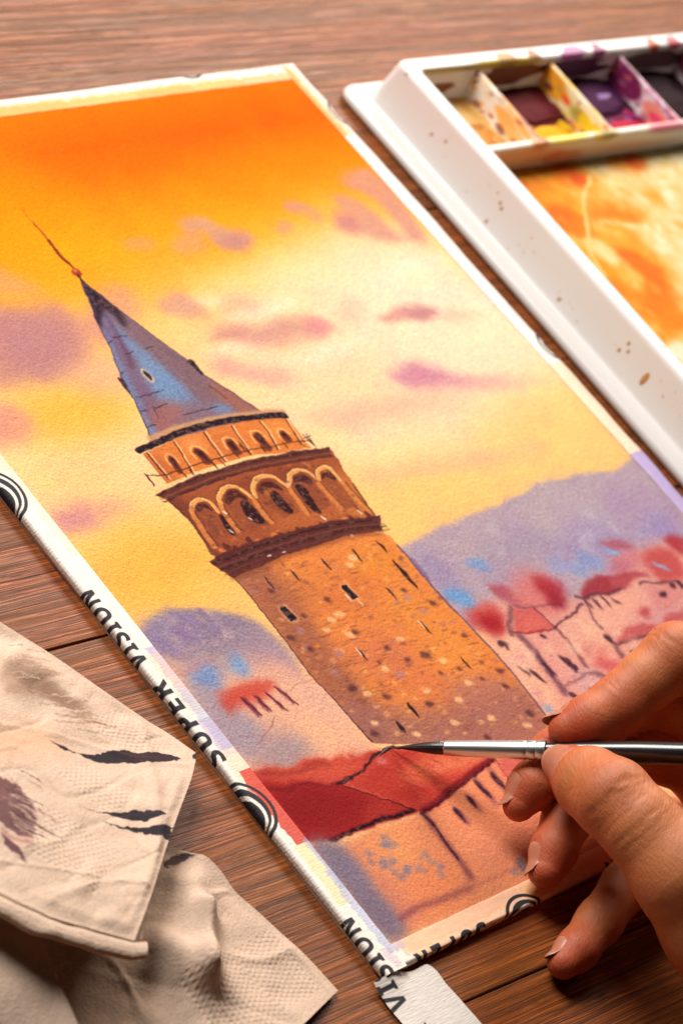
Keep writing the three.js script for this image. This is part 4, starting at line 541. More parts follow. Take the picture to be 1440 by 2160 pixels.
{
  const backInset = (i) => (i < 12 ? i * 0.72 : 8.64 + (i - 12) * 0.95);
  // one moulded shell: rings of rounded rectangles from the foot of the lip up over the rim and down to the floor
  const prof = [[1.2, 0.1, 5], [0.35, 0.9, 6], [0, 2.0, 6], [0.4, 3.2, 6], [1.4, 4.0, 6], [2.8, 4.25, 5.6], [5.2, 4.25, 5], [6.4, 4.05, 4.8], [7.0, 3.75, 4.6], [7.6, 3.75, 4.4], [8.2, 4.3, 4.2], [8.6, 5.4, 4], [10.3, 18.6, 3.4], [10.6, 19.7, 3.2], [11.3, 20.45, 3], [12.2, RIM, 2.8], [15.8, RIM, 2.4], [16.8, 20.4, 2.2], [17.4, 19.8, 2.0], [17.7, 18.6, 2], [19.0, FLOOR + 1.6, 2], [19.6, FLOOR + 0.5, 2], [20.6, FLOOR, 2]];
  const pos = [], idx = [], uv = [], N = 6, n = 4 * (N + 1);
  for (const [ins, y, r] of prof) {
    const a0 = ins, a1 = PLA - ins, b0 = backInset(ins), b1 = PLB - ins;
    for (const [ca_, cb, s] of [[a1 - r, b0 + r, -90], [a1 - r, b1 - r, 0], [a0 + r, b1 - r, 90], [a0 + r, b0 + r, 180]]) for (let i = 0; i <= N; i++) { const t = (s + 90 * i / N) * Math.PI / 180, a = ca_ + r * Math.cos(t), b = cb + r * Math.sin(t), [x, z] = pal(a, b); pos.push(x, y + 0.12 * noise2(a * 0.03, b * 0.03), z); uv.push(a / 40, b / 40); }
  }
  for (let k = 0; k < prof.length - 1; k++) for (let i = 0; i < n; i++) { const j = (i + 1) % n, A = k * n + i, B = k * n + j; idx.push(A, A + n, B, B, A + n, B + n); }
  part('tray', geometry(pos, idx, uv), plastic, palette);
  part('mixing_floor', grid(2, 2, (u, v) => { const a = mix(18, PLA - 18, u), b = mix(13, PLB - 18, v), [x, z] = pal(a, b); return [x, FLOOR + 0.05, z, a * SX / 2000, 1 - b * SX / 1200]; }), floorMat, palette, 'orange stained floor');
  // a tapered rib with a rounded top: along = 'b' for the dividers between the wells, 'a' for the long bar before the mixing area
  const rib = (c, from, to, along, wTop, wFoot) => {
    const pr = [[-wFoot / 2, FLOOR], [-wTop / 2, DIV - 0.9], [-wTop / 2 + 0.35, DIV - 0.25], [0, DIV], [wTop / 2 - 0.35, DIV - 0.25], [wTop / 2, DIV - 0.9], [wFoot / 2, FLOOR]];
    const S = [0]; for (let i = 1; i < pr.length; i++) S.push(S[i - 1] + Math.hypot(pr[i][0] - pr[i - 1][0], pr[i][1] - pr[i - 1][1]));
    return grid(8, pr.length - 1, (u, v) => { const i = Math.round(v * (pr.length - 1)), l = mix(from, to, u), [x, z] = along === 'b' ? pal(c + pr[i][0], l) : pal(l, c + pr[i][0]); return [x, pr[i][1], z, u, S[i] / S[S.length - 1]]; }, along === 'b');
  };
  const ribTex = (base, spots, seed) => { const c = canvas(256, 256), k = c.getContext('2d'), r = rng(seed); k.fillStyle = base; k.fillRect(0, 0, 256, 256); for (const [u, v, ru, rv, col, a, bl] of spots) { k.filter = `blur(${bl ?? 5}px)`; k.fillStyle = rgba(col, a); k.beginPath(); k.ellipse(u * 256, v * 256, ru * 256, rv * 256, r() * 0.6, 0, 7); k.fill(); } for (let i = 0; i < 40; i++) { const sp = spots[Math.floor(r() * spots.length)]; k.filter = `blur(${1 + 3 * r()}px)`; k.fillStyle = rgba(sp[4], 0.3 + 0.4 * r()); k.beginPath(); k.ellipse(r() * 256, 256 * (0.45 + 0.55 * r()), 3 + 16 * r(), 3 + 14 * r(), r() * 3, 0, 7); k.fill(); } k.filter = 'none'; return new THREE.MeshPhysicalMaterial({ map: texture(c), roughness: 0.36 }); };
  // u runs from the back wall (0) to the bar (1); the canvas' top row is the foot on the side away from the photo's left edge
  const dividers = [
    ribTex('#efe4d6', [[0.5, 0.5, 0.6, 0.05, [250, 170, 70], 0.9], [0.55, 0.72, 0.16, 0.1, [245, 170, 80], 0.9], [0.75, 0.85, 0.3, 0.12, [246, 176, 90], 0.8], [0.1, 0.55, 0.14, 0.2, [246, 220, 190], 0.8], [0.5, 0.2, 0.6, 0.25, [150, 60, 20], 0.9], [0.0, 0.5, 0.08, 0.3, [110, 50, 40], 0.7]], 3),
    ribTex('#f0d9a8', [[0.3, 0.5, 0.5, 0.06, [250, 190, 60], 0.9], [0.15, 0.75, 0.25, 0.2, [240, 150, 30], 0.9], [0.4, 0.78, 0.07, 0.06, [236, 80, 30], 1], [0.62, 0.8, 0.14, 0.12, [150, 150, 60], 0.8], [0.85, 0.78, 0.25, 0.2, [240, 200, 30], 0.9], [0.5, 0.2, 0.6, 0.26, [90, 20, 70], 0.95], [0.6, 0.6, 0.3, 0.07, [250, 240, 220], 0.8]], 4),
    ribTex('#e6cfd4', [[0.2, 0.75, 0.3, 0.25, [110, 20, 70], 0.95], [0.75, 0.8, 0.2, 0.18, [232, 130, 110], 0.9], [0.85, 0.85, 0.2, 0.1, [214, 40, 90], 0.7], [0.5, 0.5, 0.5, 0.05, [206, 170, 200], 0.9], [0.5, 0.2, 0.6, 0.26, [60, 10, 30], 0.95]], 5),
    ribTex('#cfc0c6', [[0.5, 0.7, 0.6, 0.3, [90, 20, 50], 0.9]], 6), ribTex('#cfc0c6', [[0.5, 0.7, 0.6, 0.3, [40, 50, 80], 0.9]], 7)];
  dividers.forEach((m, i) => part('divider', rib(48.6 + i * 40.2, 13.2, 50.5, 'b', 2.2, 4.6), m, palette));
  const bar = canvas(1024, 128), bk = bar.getContext('2d'); bk.fillStyle = '#efe6da'; bk.fillRect(0, 0, 1024, 128);
  { const r = rng(8); const spots = [[0.13, 0.45, 0.02, 0.12, [200, 110, 50], 0.8], [0.145, 0.55, 0.01, 0.1, [120, 70, 40], 0.7], [0.2, 0.5, 0.05, 0.1, [250, 226, 60], 0.8], [0.29, 0.45, 0.03, 0.12, [214, 170, 40], 0.8], [0.3, 0.48, 0.02, 0.1, [130, 120, 60], 0.8], [0.45, 0.45, 0.05, 0.1, [214, 60, 90], 0.7], [0.1, 0.2, 0.1, 0.2, [214, 130, 70], 0.45], [0.2, 0.12, 0.05, 0.14, [206, 90, 40], 0.5], [0.3, 0.15, 0.2, 0.1, [200, 120, 70], 0.3], [0.7, 0.4, 0.3, 0.15, [180, 120, 140], 0.4]]; for (const [u, v, ru, rv, c, a] of spots) { bk.filter = 'blur(5px)'; bk.fillStyle = rgba(c, a); bk.beginPath(); bk.ellipse(u * 1024, v * 128, ru * 1024, rv * 128, 0, 0, 7); bk.fill(); } bk.filter = 'none'; }
  part('well_bar', rib(49.6, 17.2, PLA - 17.2, 'a', 3.2, 5.2), new THREE.MeshPhysicalMaterial({ map: texture(bar), roughness: 0.34 }), palette);
  // dried lumps of colour in the wells and along the rim
  const lump = (a, b, y, rx, ry, rz, c, seed) => { const g = new THREE.SphereGeometry(1, 36, 20); const p = g.attributes.position; for (let i = 0; i < p.count; i++) { const v = V([p.getX(i), p.getY(i), p.getZ(i)]), k = 1 + 0.3 * noise3(v.x * 1.8 + seed, v.y * 1.8, v.z * 1.8) + 0.14 * noise3(v.x * 5, v.y * 5 + seed, v.z * 5); p.setXYZ(i, v.x * rx * k, Math.max(v.y, -0.4) * ry * k, v.z * rz * k); } g.computeVertexNormals(); const [x, z] = pal(a, b); g.translate(x, y, z); part('dried_paint', g, new THREE.MeshPhysicalMaterial({ color: new THREE.Color().setRGB(...c), roughness: 0.7, specularIntensity: 0.2 }), palette); };
  lump(70, 24, FLOOR, 17, 1.4, 10, [0.10, 0.008, 0.012], 1); lump(66, 40, FLOOR, 13, 1.1, 4.5, [0.75, 0.36, 0.01], 2);
  lump(108, 24, FLOOR, 17, 1.7, 11, [0.055, 0.008, 0.05], 3); lump(112, 42, FLOOR, 13, 1.4, 4, [0.45, 0.012, 0.05], 4); lump(149, 26, FLOOR, 17, 1.6, 13, [0.016, 0.004, 0.008], 5); lump(150, 44, FLOOR, 13, 1.4, 3.2, [0.36, 0.012, 0.04], 6);
  lump(112, 26, FLOOR + 1.2, 6, 0.8, 1.8, [0.28, 0.16, 0.36], 8);
  // smears on the back wall and rim: thin dried films
  const film = (a0, a1, pts, c, seed) => part('paint_smear', grid(20, 10, (u, v) => { const k = Math.min(pts.length - 1.001, v * (pts.length - 1)), i = Math.floor(k), f = k - i, b = mix(pts[i][0], pts[i + 1][0], f), y = mix(pts[i][1], pts[i + 1][1], f), w = 1 - 0.45 * Math.abs(2 * v - 1) ** 2 + 0.22 * noise2(v * 6 + seed, seed), m = (a0 + a1) / 2 + (a1 - a0) * 0.12 * noise2(v * 5, seed + 4), a = m + (u - 0.5) * (a1 - a0) * w, [x, z] = pal(a, b); return [x, y, z]; }), new THREE.MeshPhysicalMaterial({ color: new THREE.Color().setRGB(...c), roughness: 0.42, side: THREE.DoubleSide }), palette);
  const wall = (y0, y1) => [0, 0.5, 1].map((t) => { const y = mix(y0, y1, t), ins = backInset(mix(19.0, 17.7, clamp((y - FLOOR - 1.6) / (18.6 - FLOOR - 1.6)))) - 0.25; return [ins + 0.4, y]; });
  film(50, 86, wall(18.6, 11), [0.16, 0.03, 0.015], 1); film(84, 126, wall(18.6, 11), [0.05, 0.006, 0.035], 2); film(126, 170, wall(18.6, 11), [0.10, 0.05, 0.055], 6); film(20, 40, wall(14.5, 10.6), [0.22, 0.07, 0.025], 3);
  const over = [[12.8, RIM + 0.1], [15.8, RIM + 0.1], [16.85, 20.5], [17.5, 19.85], [17.85, 18.6]].map(([i, y]) => [backInset(i), y]);
  film(58, 70, over, [0.5, 0.22, 0.06], 11); film(76, 83, over.slice(0, 3), [0.34, 0.10, 0.03], 12); film(112, 120, over, [0.25, 0.05, 0.16], 13); film(158, 166, over, [0.4, 0.04, 0.08], 14);
  film(94, 108, over, [0.42, 0.14, 0.34], 4); film(146, 152, over, [0.5, 0.08, 0.03], 5); film(40, 84, over.slice(1), [0.55, 0.40, 0.06], 7); film(10, 44, over.slice(2), [0.62, 0.46, 0.16], 9);
  // small splashes of orange on the outer wall and lip
  const r = rng(29), drops = [];
  const wallAt = (b, y, s, stretch = 1.3) => { const t = clamp((y - 5.4) / 13.2), a = mix(8.6, 10.3, t) - 0.03, g = new THREE.SphereGeometry(1, 10, 6), n = pal(a, b); g.scale(0.12, s * stretch, s); g.rotateZ(-0.13); g.translate(n[0], y, n[1]); drops.push(g); };
  for (const q of [[249.5,12,-242.9], [257.2,14,-237], [249.1,13,-206.2], [251.3,14,-207.7], [248.2,6,-207.7], [240.2,7,-170.4], [245.4,11,-143], [249.9,15,-141.8], [250.5,13,-140.1], [243.1,5,-195.5]]) { const b = -(q[0] - 239.2) * paz + (q[2] + 277.9) * pax; wallAt(b, q[1], 0.45 + 0.5 * r()); }
  for (let i = 0; i < 26; i++) wallAt(20 + 150 * r(), 6.5 + 11 * r(), 0.12 + 0.3 * r() * r());
  for (let i = 0; i < 16; i++) { const b = 24 + 120 * r(), a = 11.8 + 4.2 * r(), s = 0.15 + 0.4 * r() * r(), g = new THREE.SphereGeometry(1, 10, 6), [x, z] = pal(a, b); g.scale(s, 0.1, s * (1 + r())); g.translate(x, RIM + 0.02, z); drops.push(g); }
  { const q = [246.9,11,-130], b = -(q[0] - 239.2) * paz + (q[2] + 277.9) * pax; wallAt(b, q[1], 1.1, 2.4); }
  part('paint_drops', mergeGeometries(drops.map((g) => g.toNonIndexed())), new THREE.MeshStandardMaterial({ color: new THREE.Color(0.55, 0.26, 0.08), roughness: 0.5 }), palette).userData.kind = 'stuff';
}

// ---------------------------------------------------------------- the napkins
const NS = 9, NX = -175, NZ = -110, NWp = 2048, NHp = 1800;          // napkin prints: pixels per mm, corner, size
function napkinMat(draw, dots, seed) {
  const c = canvas(NWp, NHp), k = c.getContext('2d'), P = (q) => [(q[0] - NX) * NS, (q[2] - NZ) * NS];
  k.fillStyle = 'rgb(208,180,158)'; k.fillRect(0, 0, NWp, NHp);
  const shape = (pts, col, a, bl = 0) => blurred(k, pts.map(P), 1, bl * NS, (t) => { t.fillStyle = rgba(col, a); t.beginPath(); pts.forEach((q, i) => (i ? t.lineTo(...P(q)) : t.moveTo(...P(q)))); t.closePath(); t.fill(); });
  const streak = (p, q, w, col, a, bl = 0) => blurred(k, [P(p), P(q)], w * NS, bl * NS, (t) => { t.strokeStyle = rgba(col, a); t.lineWidth = w * NS; t.lineCap = 'round'; t.beginPath(); t.moveTo(...P(p)); t.lineTo(...P(q)); t.stroke(); });
  draw(shape, streak, rng(seed));
  const im = k.getImageData(0, 0, NWp, NHp), src = new Uint8ClampedArray(im.data), d = im.data;
  for (let y = 0; y < NHp; y++) for (let x = 0; x < NWp; x++) {
    const w = 5 * noise2(x * 0.02, y * 0.02) + 3.4 * noise2(x * 0.11, y * 0.11), w2 = 5 * noise2(x * 0.02 + 70, y * 0.02) + 3.4 * noise2(x * 0.11 + 40, y * 0.11), o = (clamp(Math.round(y + w2), 0, NHp - 1) * NWp + clamp(Math.round(x + w), 0, NWp - 1)) * 4, q = (y * NWp + x) * 4;
    const n = 1 + 0.05 * fbm(x * 0.012, y * 0.012, 3) + 0.05 * noise2(x * 0.23, y * 0.41) + 0.035 * noise2(x * 0.6, y * 0.6);
    for (let i = 0; i < 3; i++) d[q + i] = clamp(src[o + i] * n / 255) * 255;
  }
  k.putImageData(im, 0, 0);
  const bc = canvas(NWp / 2, NHp / 2), b = bc.getContext('2d'); b.fillStyle = '#808080'; b.fillRect(0, 0, NWp, NHp);
  const bi = b.getImageData(0, 0, NWp / 2, NHp / 2); for (let y = 0; y < NHp / 2; y++) for (let x = 0; x < NWp / 2; x++) { const v = 128 + 26 * noise2(x * 0.45, y * 0.7) + 30 * fbm(x * 0.05, y * 0.05 + seed, 4), q = (y * NWp / 2 + x) * 4; bi.data[q] = bi.data[q + 1] = bi.data[q + 2] = v; } b.putImageData(bi, 0, 0);
  for (const [a, e, w] of dots) {                                   // embossed bands of small dimples from a to e
    const [ax, ay] = P(a), [ex, ey] = P(e), L = Math.hypot(ex - ax, ey - ay), ux = (ex - ax) / L, uy = (ey - ay) / L, st = 1.45 * NS;
    for (let i = 0; i < L / st; i++) for (let j = -w; j <= w; j++) { const x = ax + ux * i * st - uy * (j + (i % 2) / 2) * st, y = ay + uy * i * st + ux * (j + (i % 2) / 2) * st; b.fillStyle = 'rgba(0,0,0,0.55)'; b.beginPath(); b.arc(x / 2, y / 2, 0.40 * NS / 2, 0, 7); b.fill(); }
  }
  const t = texture(c), bt = texture(bc, false);
  return new THREE.MeshStandardMaterial({ map: t, roughness: 0.95, bumpMap: bt, bumpScale: 0.0005, side: THREE.DoubleSide });
}
const nuv = (p) => [p[0], p[1], p[2], (p[0] - NX) * NS / NWp, 1 - (p[2] - NZ) * NS / NHp];
const along = (pts) => { const c = new THREE.CatmullRomCurve3(pts.map(V), false, 'centripetal'); return (t) => { const p = c.getPointAt(clamp(t)); return [p.x, p.y, p.z]; }; };
function coons(top, bottom, left, right) {                          // curves: top/bottom run in u, left/right in v
  return (u, v) => [0, 1, 2].map((i) => (1 - v) * top(u)[i] + v * bottom(u)[i] + (1 - u) * left(v)[i] + u * right(v)[i] - ((1 - u) * (1 - v) * top(0)[i] + u * (1 - v) * top(1)[i] + (1 - u) * v * bottom(0)[i] + u * v * bottom(1)[i]));
}
const BK = [30, 20, 30], PL = [92, 54, 58];
const matA = napkinMat((shape, streak, r) => {
  shape([[-51.2,8,-103.6], [-42.7,8,-102.5], [-36.8,8,-95.9], [-43.6,8,-93.4], [-35.8,8,-83.2], [-41.3,8,-80.4], [-47.7,8,-90.2], [-58.8,8,-93.8]], [124, 88, 66], 0.5, 1.2);
  shape([[-50.7,8,-100.3], [-41.3,8,-94.2], [-38.6,8,-85.7], [-45.9,8,-86.5], [-52,8,-94.6]], [96, 66, 50], 0.35, 0.8);
  for (let i = 0; i < 60; i++) { const a = [-51.2,8,-103.6], e = [-35.9,8,-77.1], t = r(), q = (r() - 0.5) * 18, x = mix(a[0], e[0], t) - q * 0.8, z = mix(a[2], e[2], t) + q; streak([x, 0, z], [x + 3 + 6 * r(), 0, z + 0.6 + 2.4 * r()], 0.2 + 0.3 * r(), r() < 0.55 ? [232, 206, 182] : [132, 96, 74], 0.3 + 0.3 * r(), 0.12); }
  shape([[-74.2,9,-86.1], [-58,9,-83.6], [-51.4,9,-72.4], [-65.4,9,-74.2], [-81.3,9,-76.8]], [206, 150, 110], 0.5, 3);
  shape([[-57.5,10,-77.8], [-54.7,10,-74.9], [-52,10,-71.5], [-46.3,10,-70.7], [-40.8,10,-70.7], [-36,10,-69.7], [-30.5,10,-67.5], [-26.3,10,-66.7], [-24.2,10,-64.8], [-23.5,10,-62.5], [-28.4,10,-63.1], [-33.3,10,-64.2], [-38.5,10,-65.7], [-44.2,10,-66.6], [-48.2,10,-67.5], [-51.1,10,-69.7], [-52.4,10,-71.9], [-56.1,10,-74.1]], BK, 0.97);
  shape([[-40.8,10,-70.7], [-33.4,10,-67.9], [-24.9,10,-65.3], [-23.8,10,-62.8], [-35.6,10,-65.3]], [66, 30, 34], 0.55, 0.4);
  shape([[-17.9,10,-63.2], [-20.6,10,-62], [-19.4,10,-60.7], [-16.8,10,-62.1]], BK, 0.9);
  shape([[-67.7,14,-57.7], [-62.1,14,-54.1], [-55.4,14,-52], [-50.1,14,-50.9], [-45.9,14,-49.2], [-45.3,14,-47.8], [-48.3,14,-47.7], [-52.5,14,-47.9], [-57.6,14,-50.2], [-61.3,14,-53.3]], BK, 0.96);
  shape([[-64.2,15,-51.8], [-59.7,15,-48.4], [-54.5,15,-46.3], [-48.1,15,-44.5], [-47,15,-43.6], [-51,15,-40.7], [-54.1,15,-43], [-59,15,-46.5]], BK, 0.96);
  shape([[-81.8,14,-75.8], [-79.8,14,-70.7], [-77.9,14,-67.5], [-78.7,14,-61.8], [-81.7,14,-55.8], [-87,14,-52.1], [-89.5,14,-54.4], [-92.1,14,-62.3]], PL, 0.85, 0.3);
  for (let i = 0; i < 60; i++) { const a = [-79.5,14,-69.2], e = [-86.1,14,-53.1], t = r(), s = (r() - 0.5) * 14; streak([mix(a[0], e[0], t) + s, 0, mix(a[2], e[2], t) - s * 0.6], [mix(a[0], e[0], t) + s + 3, 0, mix(a[2], e[2], t) - s * 0.6 + 4 + 3 * r()], 0.2 + 0.3 * r(), r() < 0.6 ? [208, 180, 158] : [66, 34, 40], 0.55, 0.05); }
  shape([[-92.4,15,-58.8], [-90.4,15,-53.9], [-87.4,15,-51.4], [-88.9,15,-50.3], [-92.7,15,-54.7]], [150, 90, 86], 0.6, 0.5);
  shape([[-92.9,15,-56.2], [-92.2,15,-52.5], [-93.4,15,-46.4], [-93.8,15,-49.6], [-94.6,15,-54.1]], [90, 48, 60], 0.85, 0.15);
}, [[[-24.7,8,-74.9], [-38.1,9,-73.2], 5], [[-52.1,13,-61.9], [-62.8,14,-59], 5], [[-70.4,16,-50.1], [-87,18,-42], 6]], 3);
const napkin = thing('paper_napkin', 'brown paper napkin with black paint strokes, uppermost of the folded napkins', 'napkin', [-80, 0, -45]);
{
  const T = along([[-62.8,2,-170.9], [-49,5,-135], [-40.7,6,-115.8], [-32.2,5,-102.6], [-26.3,5,-89.7], [-19.6,4,-78.2], [-17.8,5,-72.7], [-17.7,8.5,-62.9]]);
  const R = along([[-17.7,8.5,-62.9], [-26.8,11,-56.3], [-40,14,-48], [-54,17,-39], [-68.7,19,-28.8], [-81.9,20,-20]]);
  const B = along([[-130.4,14,-92.5], [-112.2,17,-58.1], [-105,20,-42.3], [-97.8,20,-33.3], [-89.3,20,-26], [-81.9,20,-20]]);
  const L = along([[-62.8,2,-170.9], [-94.5,6,-133.8], [-130.4,14,-92.5]]);
  const S = coons(T, B, L, R);
  const tent = (q, w) => Math.max(0, 1 - Math.abs(q) / w);
  const crease = (x, z) => 1.0 * noise2(x * 0.045, z * 0.07 + 3) + 0.45 * noise2(x * 0.13 + 9, z * 0.16) + 0.75 * Math.exp(-(((x + 0.9 * z + 92) / 2.4) ** 2)) - 0.9 * Math.exp(-(((x * 0.6 + z + 60 + 3 * noise2(x * 0.05, 1)) / 3.2) ** 2)) + 0.6 * Math.max(0, noise2(x * 0.09 + z * 0.2, z * 0.03 - x * 0.05)) - 0.28 * tent(noise2(x * 0.05 + 4, z * 0.09 + 2), 0.22) + 0.4 * tent(noise2(x * 0.11 + 14, z * 0.07 - 5), 0.25) * smooth(-40, -80, x) + 0.3 * tent(noise2(x * 0.03 - z * 0.05, 7.7), 0.12) - 0.25 * tent(noise2(x * 0.07 + z * 0.05, 2.2), 0.2);
  const f = (u, v) => { const p = S(u, v), e = smooth(0, 0.05, v) * smooth(0, 0.05, 1 - v) * smooth(0, 0.03, 1 - u); p[1] = Math.max(0.9, p[1] + e * (crease(p[0], p[2]) + 1.6 * Math.sin(Math.PI * v) * (0.4 + 0.6 * u))); return p; };
  part('napkin_sheet', grid(270, 160, (u, v) => nuv(f(u, v)), false), matA, napkin);
  part('folded_ply', grid(80, 50, (u, v) => { const p = f(mix(0, 0.992, u), mix(0.006, 0.98, v)); const d = 0.9 + 1.4 * smooth(0.9, 0.2, v); return nuv([p[0], Math.max(0.5, p[1] - d), p[2] + 0.2]); }, false), matA, napkin);
  // the folded hem along the near edge: a flat band with a rounded, doubled border
  const hem = [[-0.3, -0.1], [0.15, -0.55], [0.7, -0.1], [2.0, 0.1], [3.4, -0.05], [4.3, -0.55], [4.6, -1.3], [4.2, -2.1], [3.2, -2.5], [0, -2.7], [-14, -1.8]];
  const out = (u0) => { const u = clamp(u0, 0.03, 0.97), a = B(u - 0.02), b = B(u + 0.02), d = Math.hypot(b[0] - a[0], b[2] - a[2]); return [-(b[2] - a[2]) / d, (b[0] - a[0]) / d]; };
  part('folded_hem', grid(140, (hem.length - 1) * 3, (u, v) => { const U0 = mix(0.03, 1.03, u), p = B(U0), o = out(U0), k = v * (hem.length - 1), i = Math.min(hem.length - 2, Math.floor(k)), f = k - i, w = mix(hem[i][0], hem[i + 1][0], f) * (1 + 0.12 * noise2(u * 14, 4)), y = mix(hem[i][1], hem[i + 1][1], f); const e = Math.max(0, U0 - 1) * 110; return nuv([p[0] + o[0] * w + e, p[1] + y + 0.25 * noise2(u * 24, w * 0.2), p[2] + o[1] * w + 0.3 * e]); }, false), matA, napkin);
  // the ply that hangs out below, at the picture's corner
  const uT = along([[-130.2,14,-81.4], [-113.1,14,-54.9], [-101.2,13,-42.3], [-95.2,12,-36.8]]), uR = along([[-95.2,12,-36.8], [-95.8,11,-31.6], [-96.3,9,-25.2], [-98.5,7,-11], [-100,4,1.4]]), uB = along([[-155.2,2,-37.4], [-133.4,3,-20], [-117.6,4,-9.4], [-100,4,1.4]]), uL = along([[-130.2,14,-81.4], [-145.3,10,-56.9], [-155.2,2,-37.4]]);
  const U = coons(uT, uB, uL, uR);
  part('lower_fold', grid(60, 50, (u, v) => { const p = U(u, v); p[1] = Math.max(0.6, p[1] + 0.9 * noise2(p[0] * 0.07, p[2] * 0.07) * smooth(0, 0.1, 1 - u)); return nuv(p); }, false), matA, napkin);
  part('fold_edge', grid(60, 8, (u, v) => { const p = uR(u), a = v * Math.PI; return nuv([p[0] + 0.75 * Math.sin(a), Math.max(0.4, p[1] - 0.75 + 0.75 * Math.cos(a)), p[2] + 0.1]); }, false), matA, napkin);
}
const matB = napkinMat((shape, streak, r) => {
  shape([[-45.8,5,-40.9], [-42.2,5,-41.9], [-38.5,5,-41.8], [-36,5,-39.6], [-38.7,5,-39.7], [-43.5,5,-39.7], [-46.4,5,-39.6]], [44, 28, 34], 0.92, 0.15);
  shape([[-45.7,5,-41.9], [-41.2,5,-41.5], [-37.5,5,-40.2], [-45.3,5,-38.6]], [120, 86, 84], 0.5, 0.8);
}, [[[-28.8,2,-6.4], [-43.3,2,-5.1], 6], [[-44.9,2,-5], [-62.4,3,-2.3], 7]], 11);
const napkin2 = thing('paper_napkin_001', 'plain brown paper napkin crumpled beneath the paint stained one', 'napkin', [-20, 0, 10]);
{
  const T = along([[-65.8,2,-61.1], [-49.6,2,-52.3], [-40.5,4,-45], [-36.3,5,-40.6], [-34,5.5,-38.5], [-31.9,4.5,-34.1], [-30.8,3,-28.3], [-28.4,2.5,-21.2], [-26.3,2,-14.5], [-24.5,2,-7.4], [-22.5,1.4,4.3]]);
  const R = along([[-22.5,1.4,4.3], [-28.2,2.2,5.7], [-41.7,4,9.1], [-56.4,3,12.5]]);
  const B = along([[-98.9,1.2,-18.7], [-89.8,1.2,-8.2], [-76.4,1.5,4.3], [-56.4,3,12.5]]);
  const L = along([[-65.8,2,-61.1], [-85,1.5,-40.2], [-98.9,1.2,-18.7]]);
  const S = coons(T, B, L, R), q0 = [-47.1,6,-25], q1 = [-57.5,6,-12], q2 = [-43.5,4,-32.4], q3 = [-61.6,3,-21.5];
  const ridge = (x, z, a, b, w, h) => { const dx = b[0] - a[0], dz = b[2] - a[2], t = clamp(((x - a[0]) * dx + (z - a[2]) * dz) / (dx * dx + dz * dz)), d = Math.hypot(x - a[0] - t * dx, z - a[2] - t * dz); return h * Math.exp(-((d / w) ** 2)); };
  part('napkin_sheet', grid(200, 150, (u, v) => { const p = S(u, v), e = smooth(0, 0.06, u) * smooth(0, 0.08, v) * smooth(0, 0.06, 1 - u) * smooth(0, 0.06, 1 - v), x = p[0], z = p[2];
    p[1] = Math.max(0.5, p[1] + e * (ridge(x, z, q0, q1, 3.4, 5) + ridge(x, z, q2, q0, 5, 2.6) + ridge(x, z, q1, q3, 6, 4.5) + 0.8 * noise2(x * 0.08, z * 0.08) + 0.3 * noise2(x * 0.2, z * 0.2 + 5) + 0.45 * Math.max(0, 1 - Math.abs(noise2(x * 0.06 + 3, z * 0.05)) / 0.18) - 0.3 * Math.max(0, 1 - Math.abs(noise2(x * 0.045 - z * 0.05, 4.4)) / 0.15))); return nuv(p); }, false), matB, napkin2);
  part('folded_ply', grid(60, 40, (u, v) => { const p = S(mix(0.02, 0.985, u), mix(0.02, 0.97, v)); return nuv([p[0], Math.max(0.25, p[1] * 0.55 - 0.2), p[2]]); }, false), matB, napkin2);
}

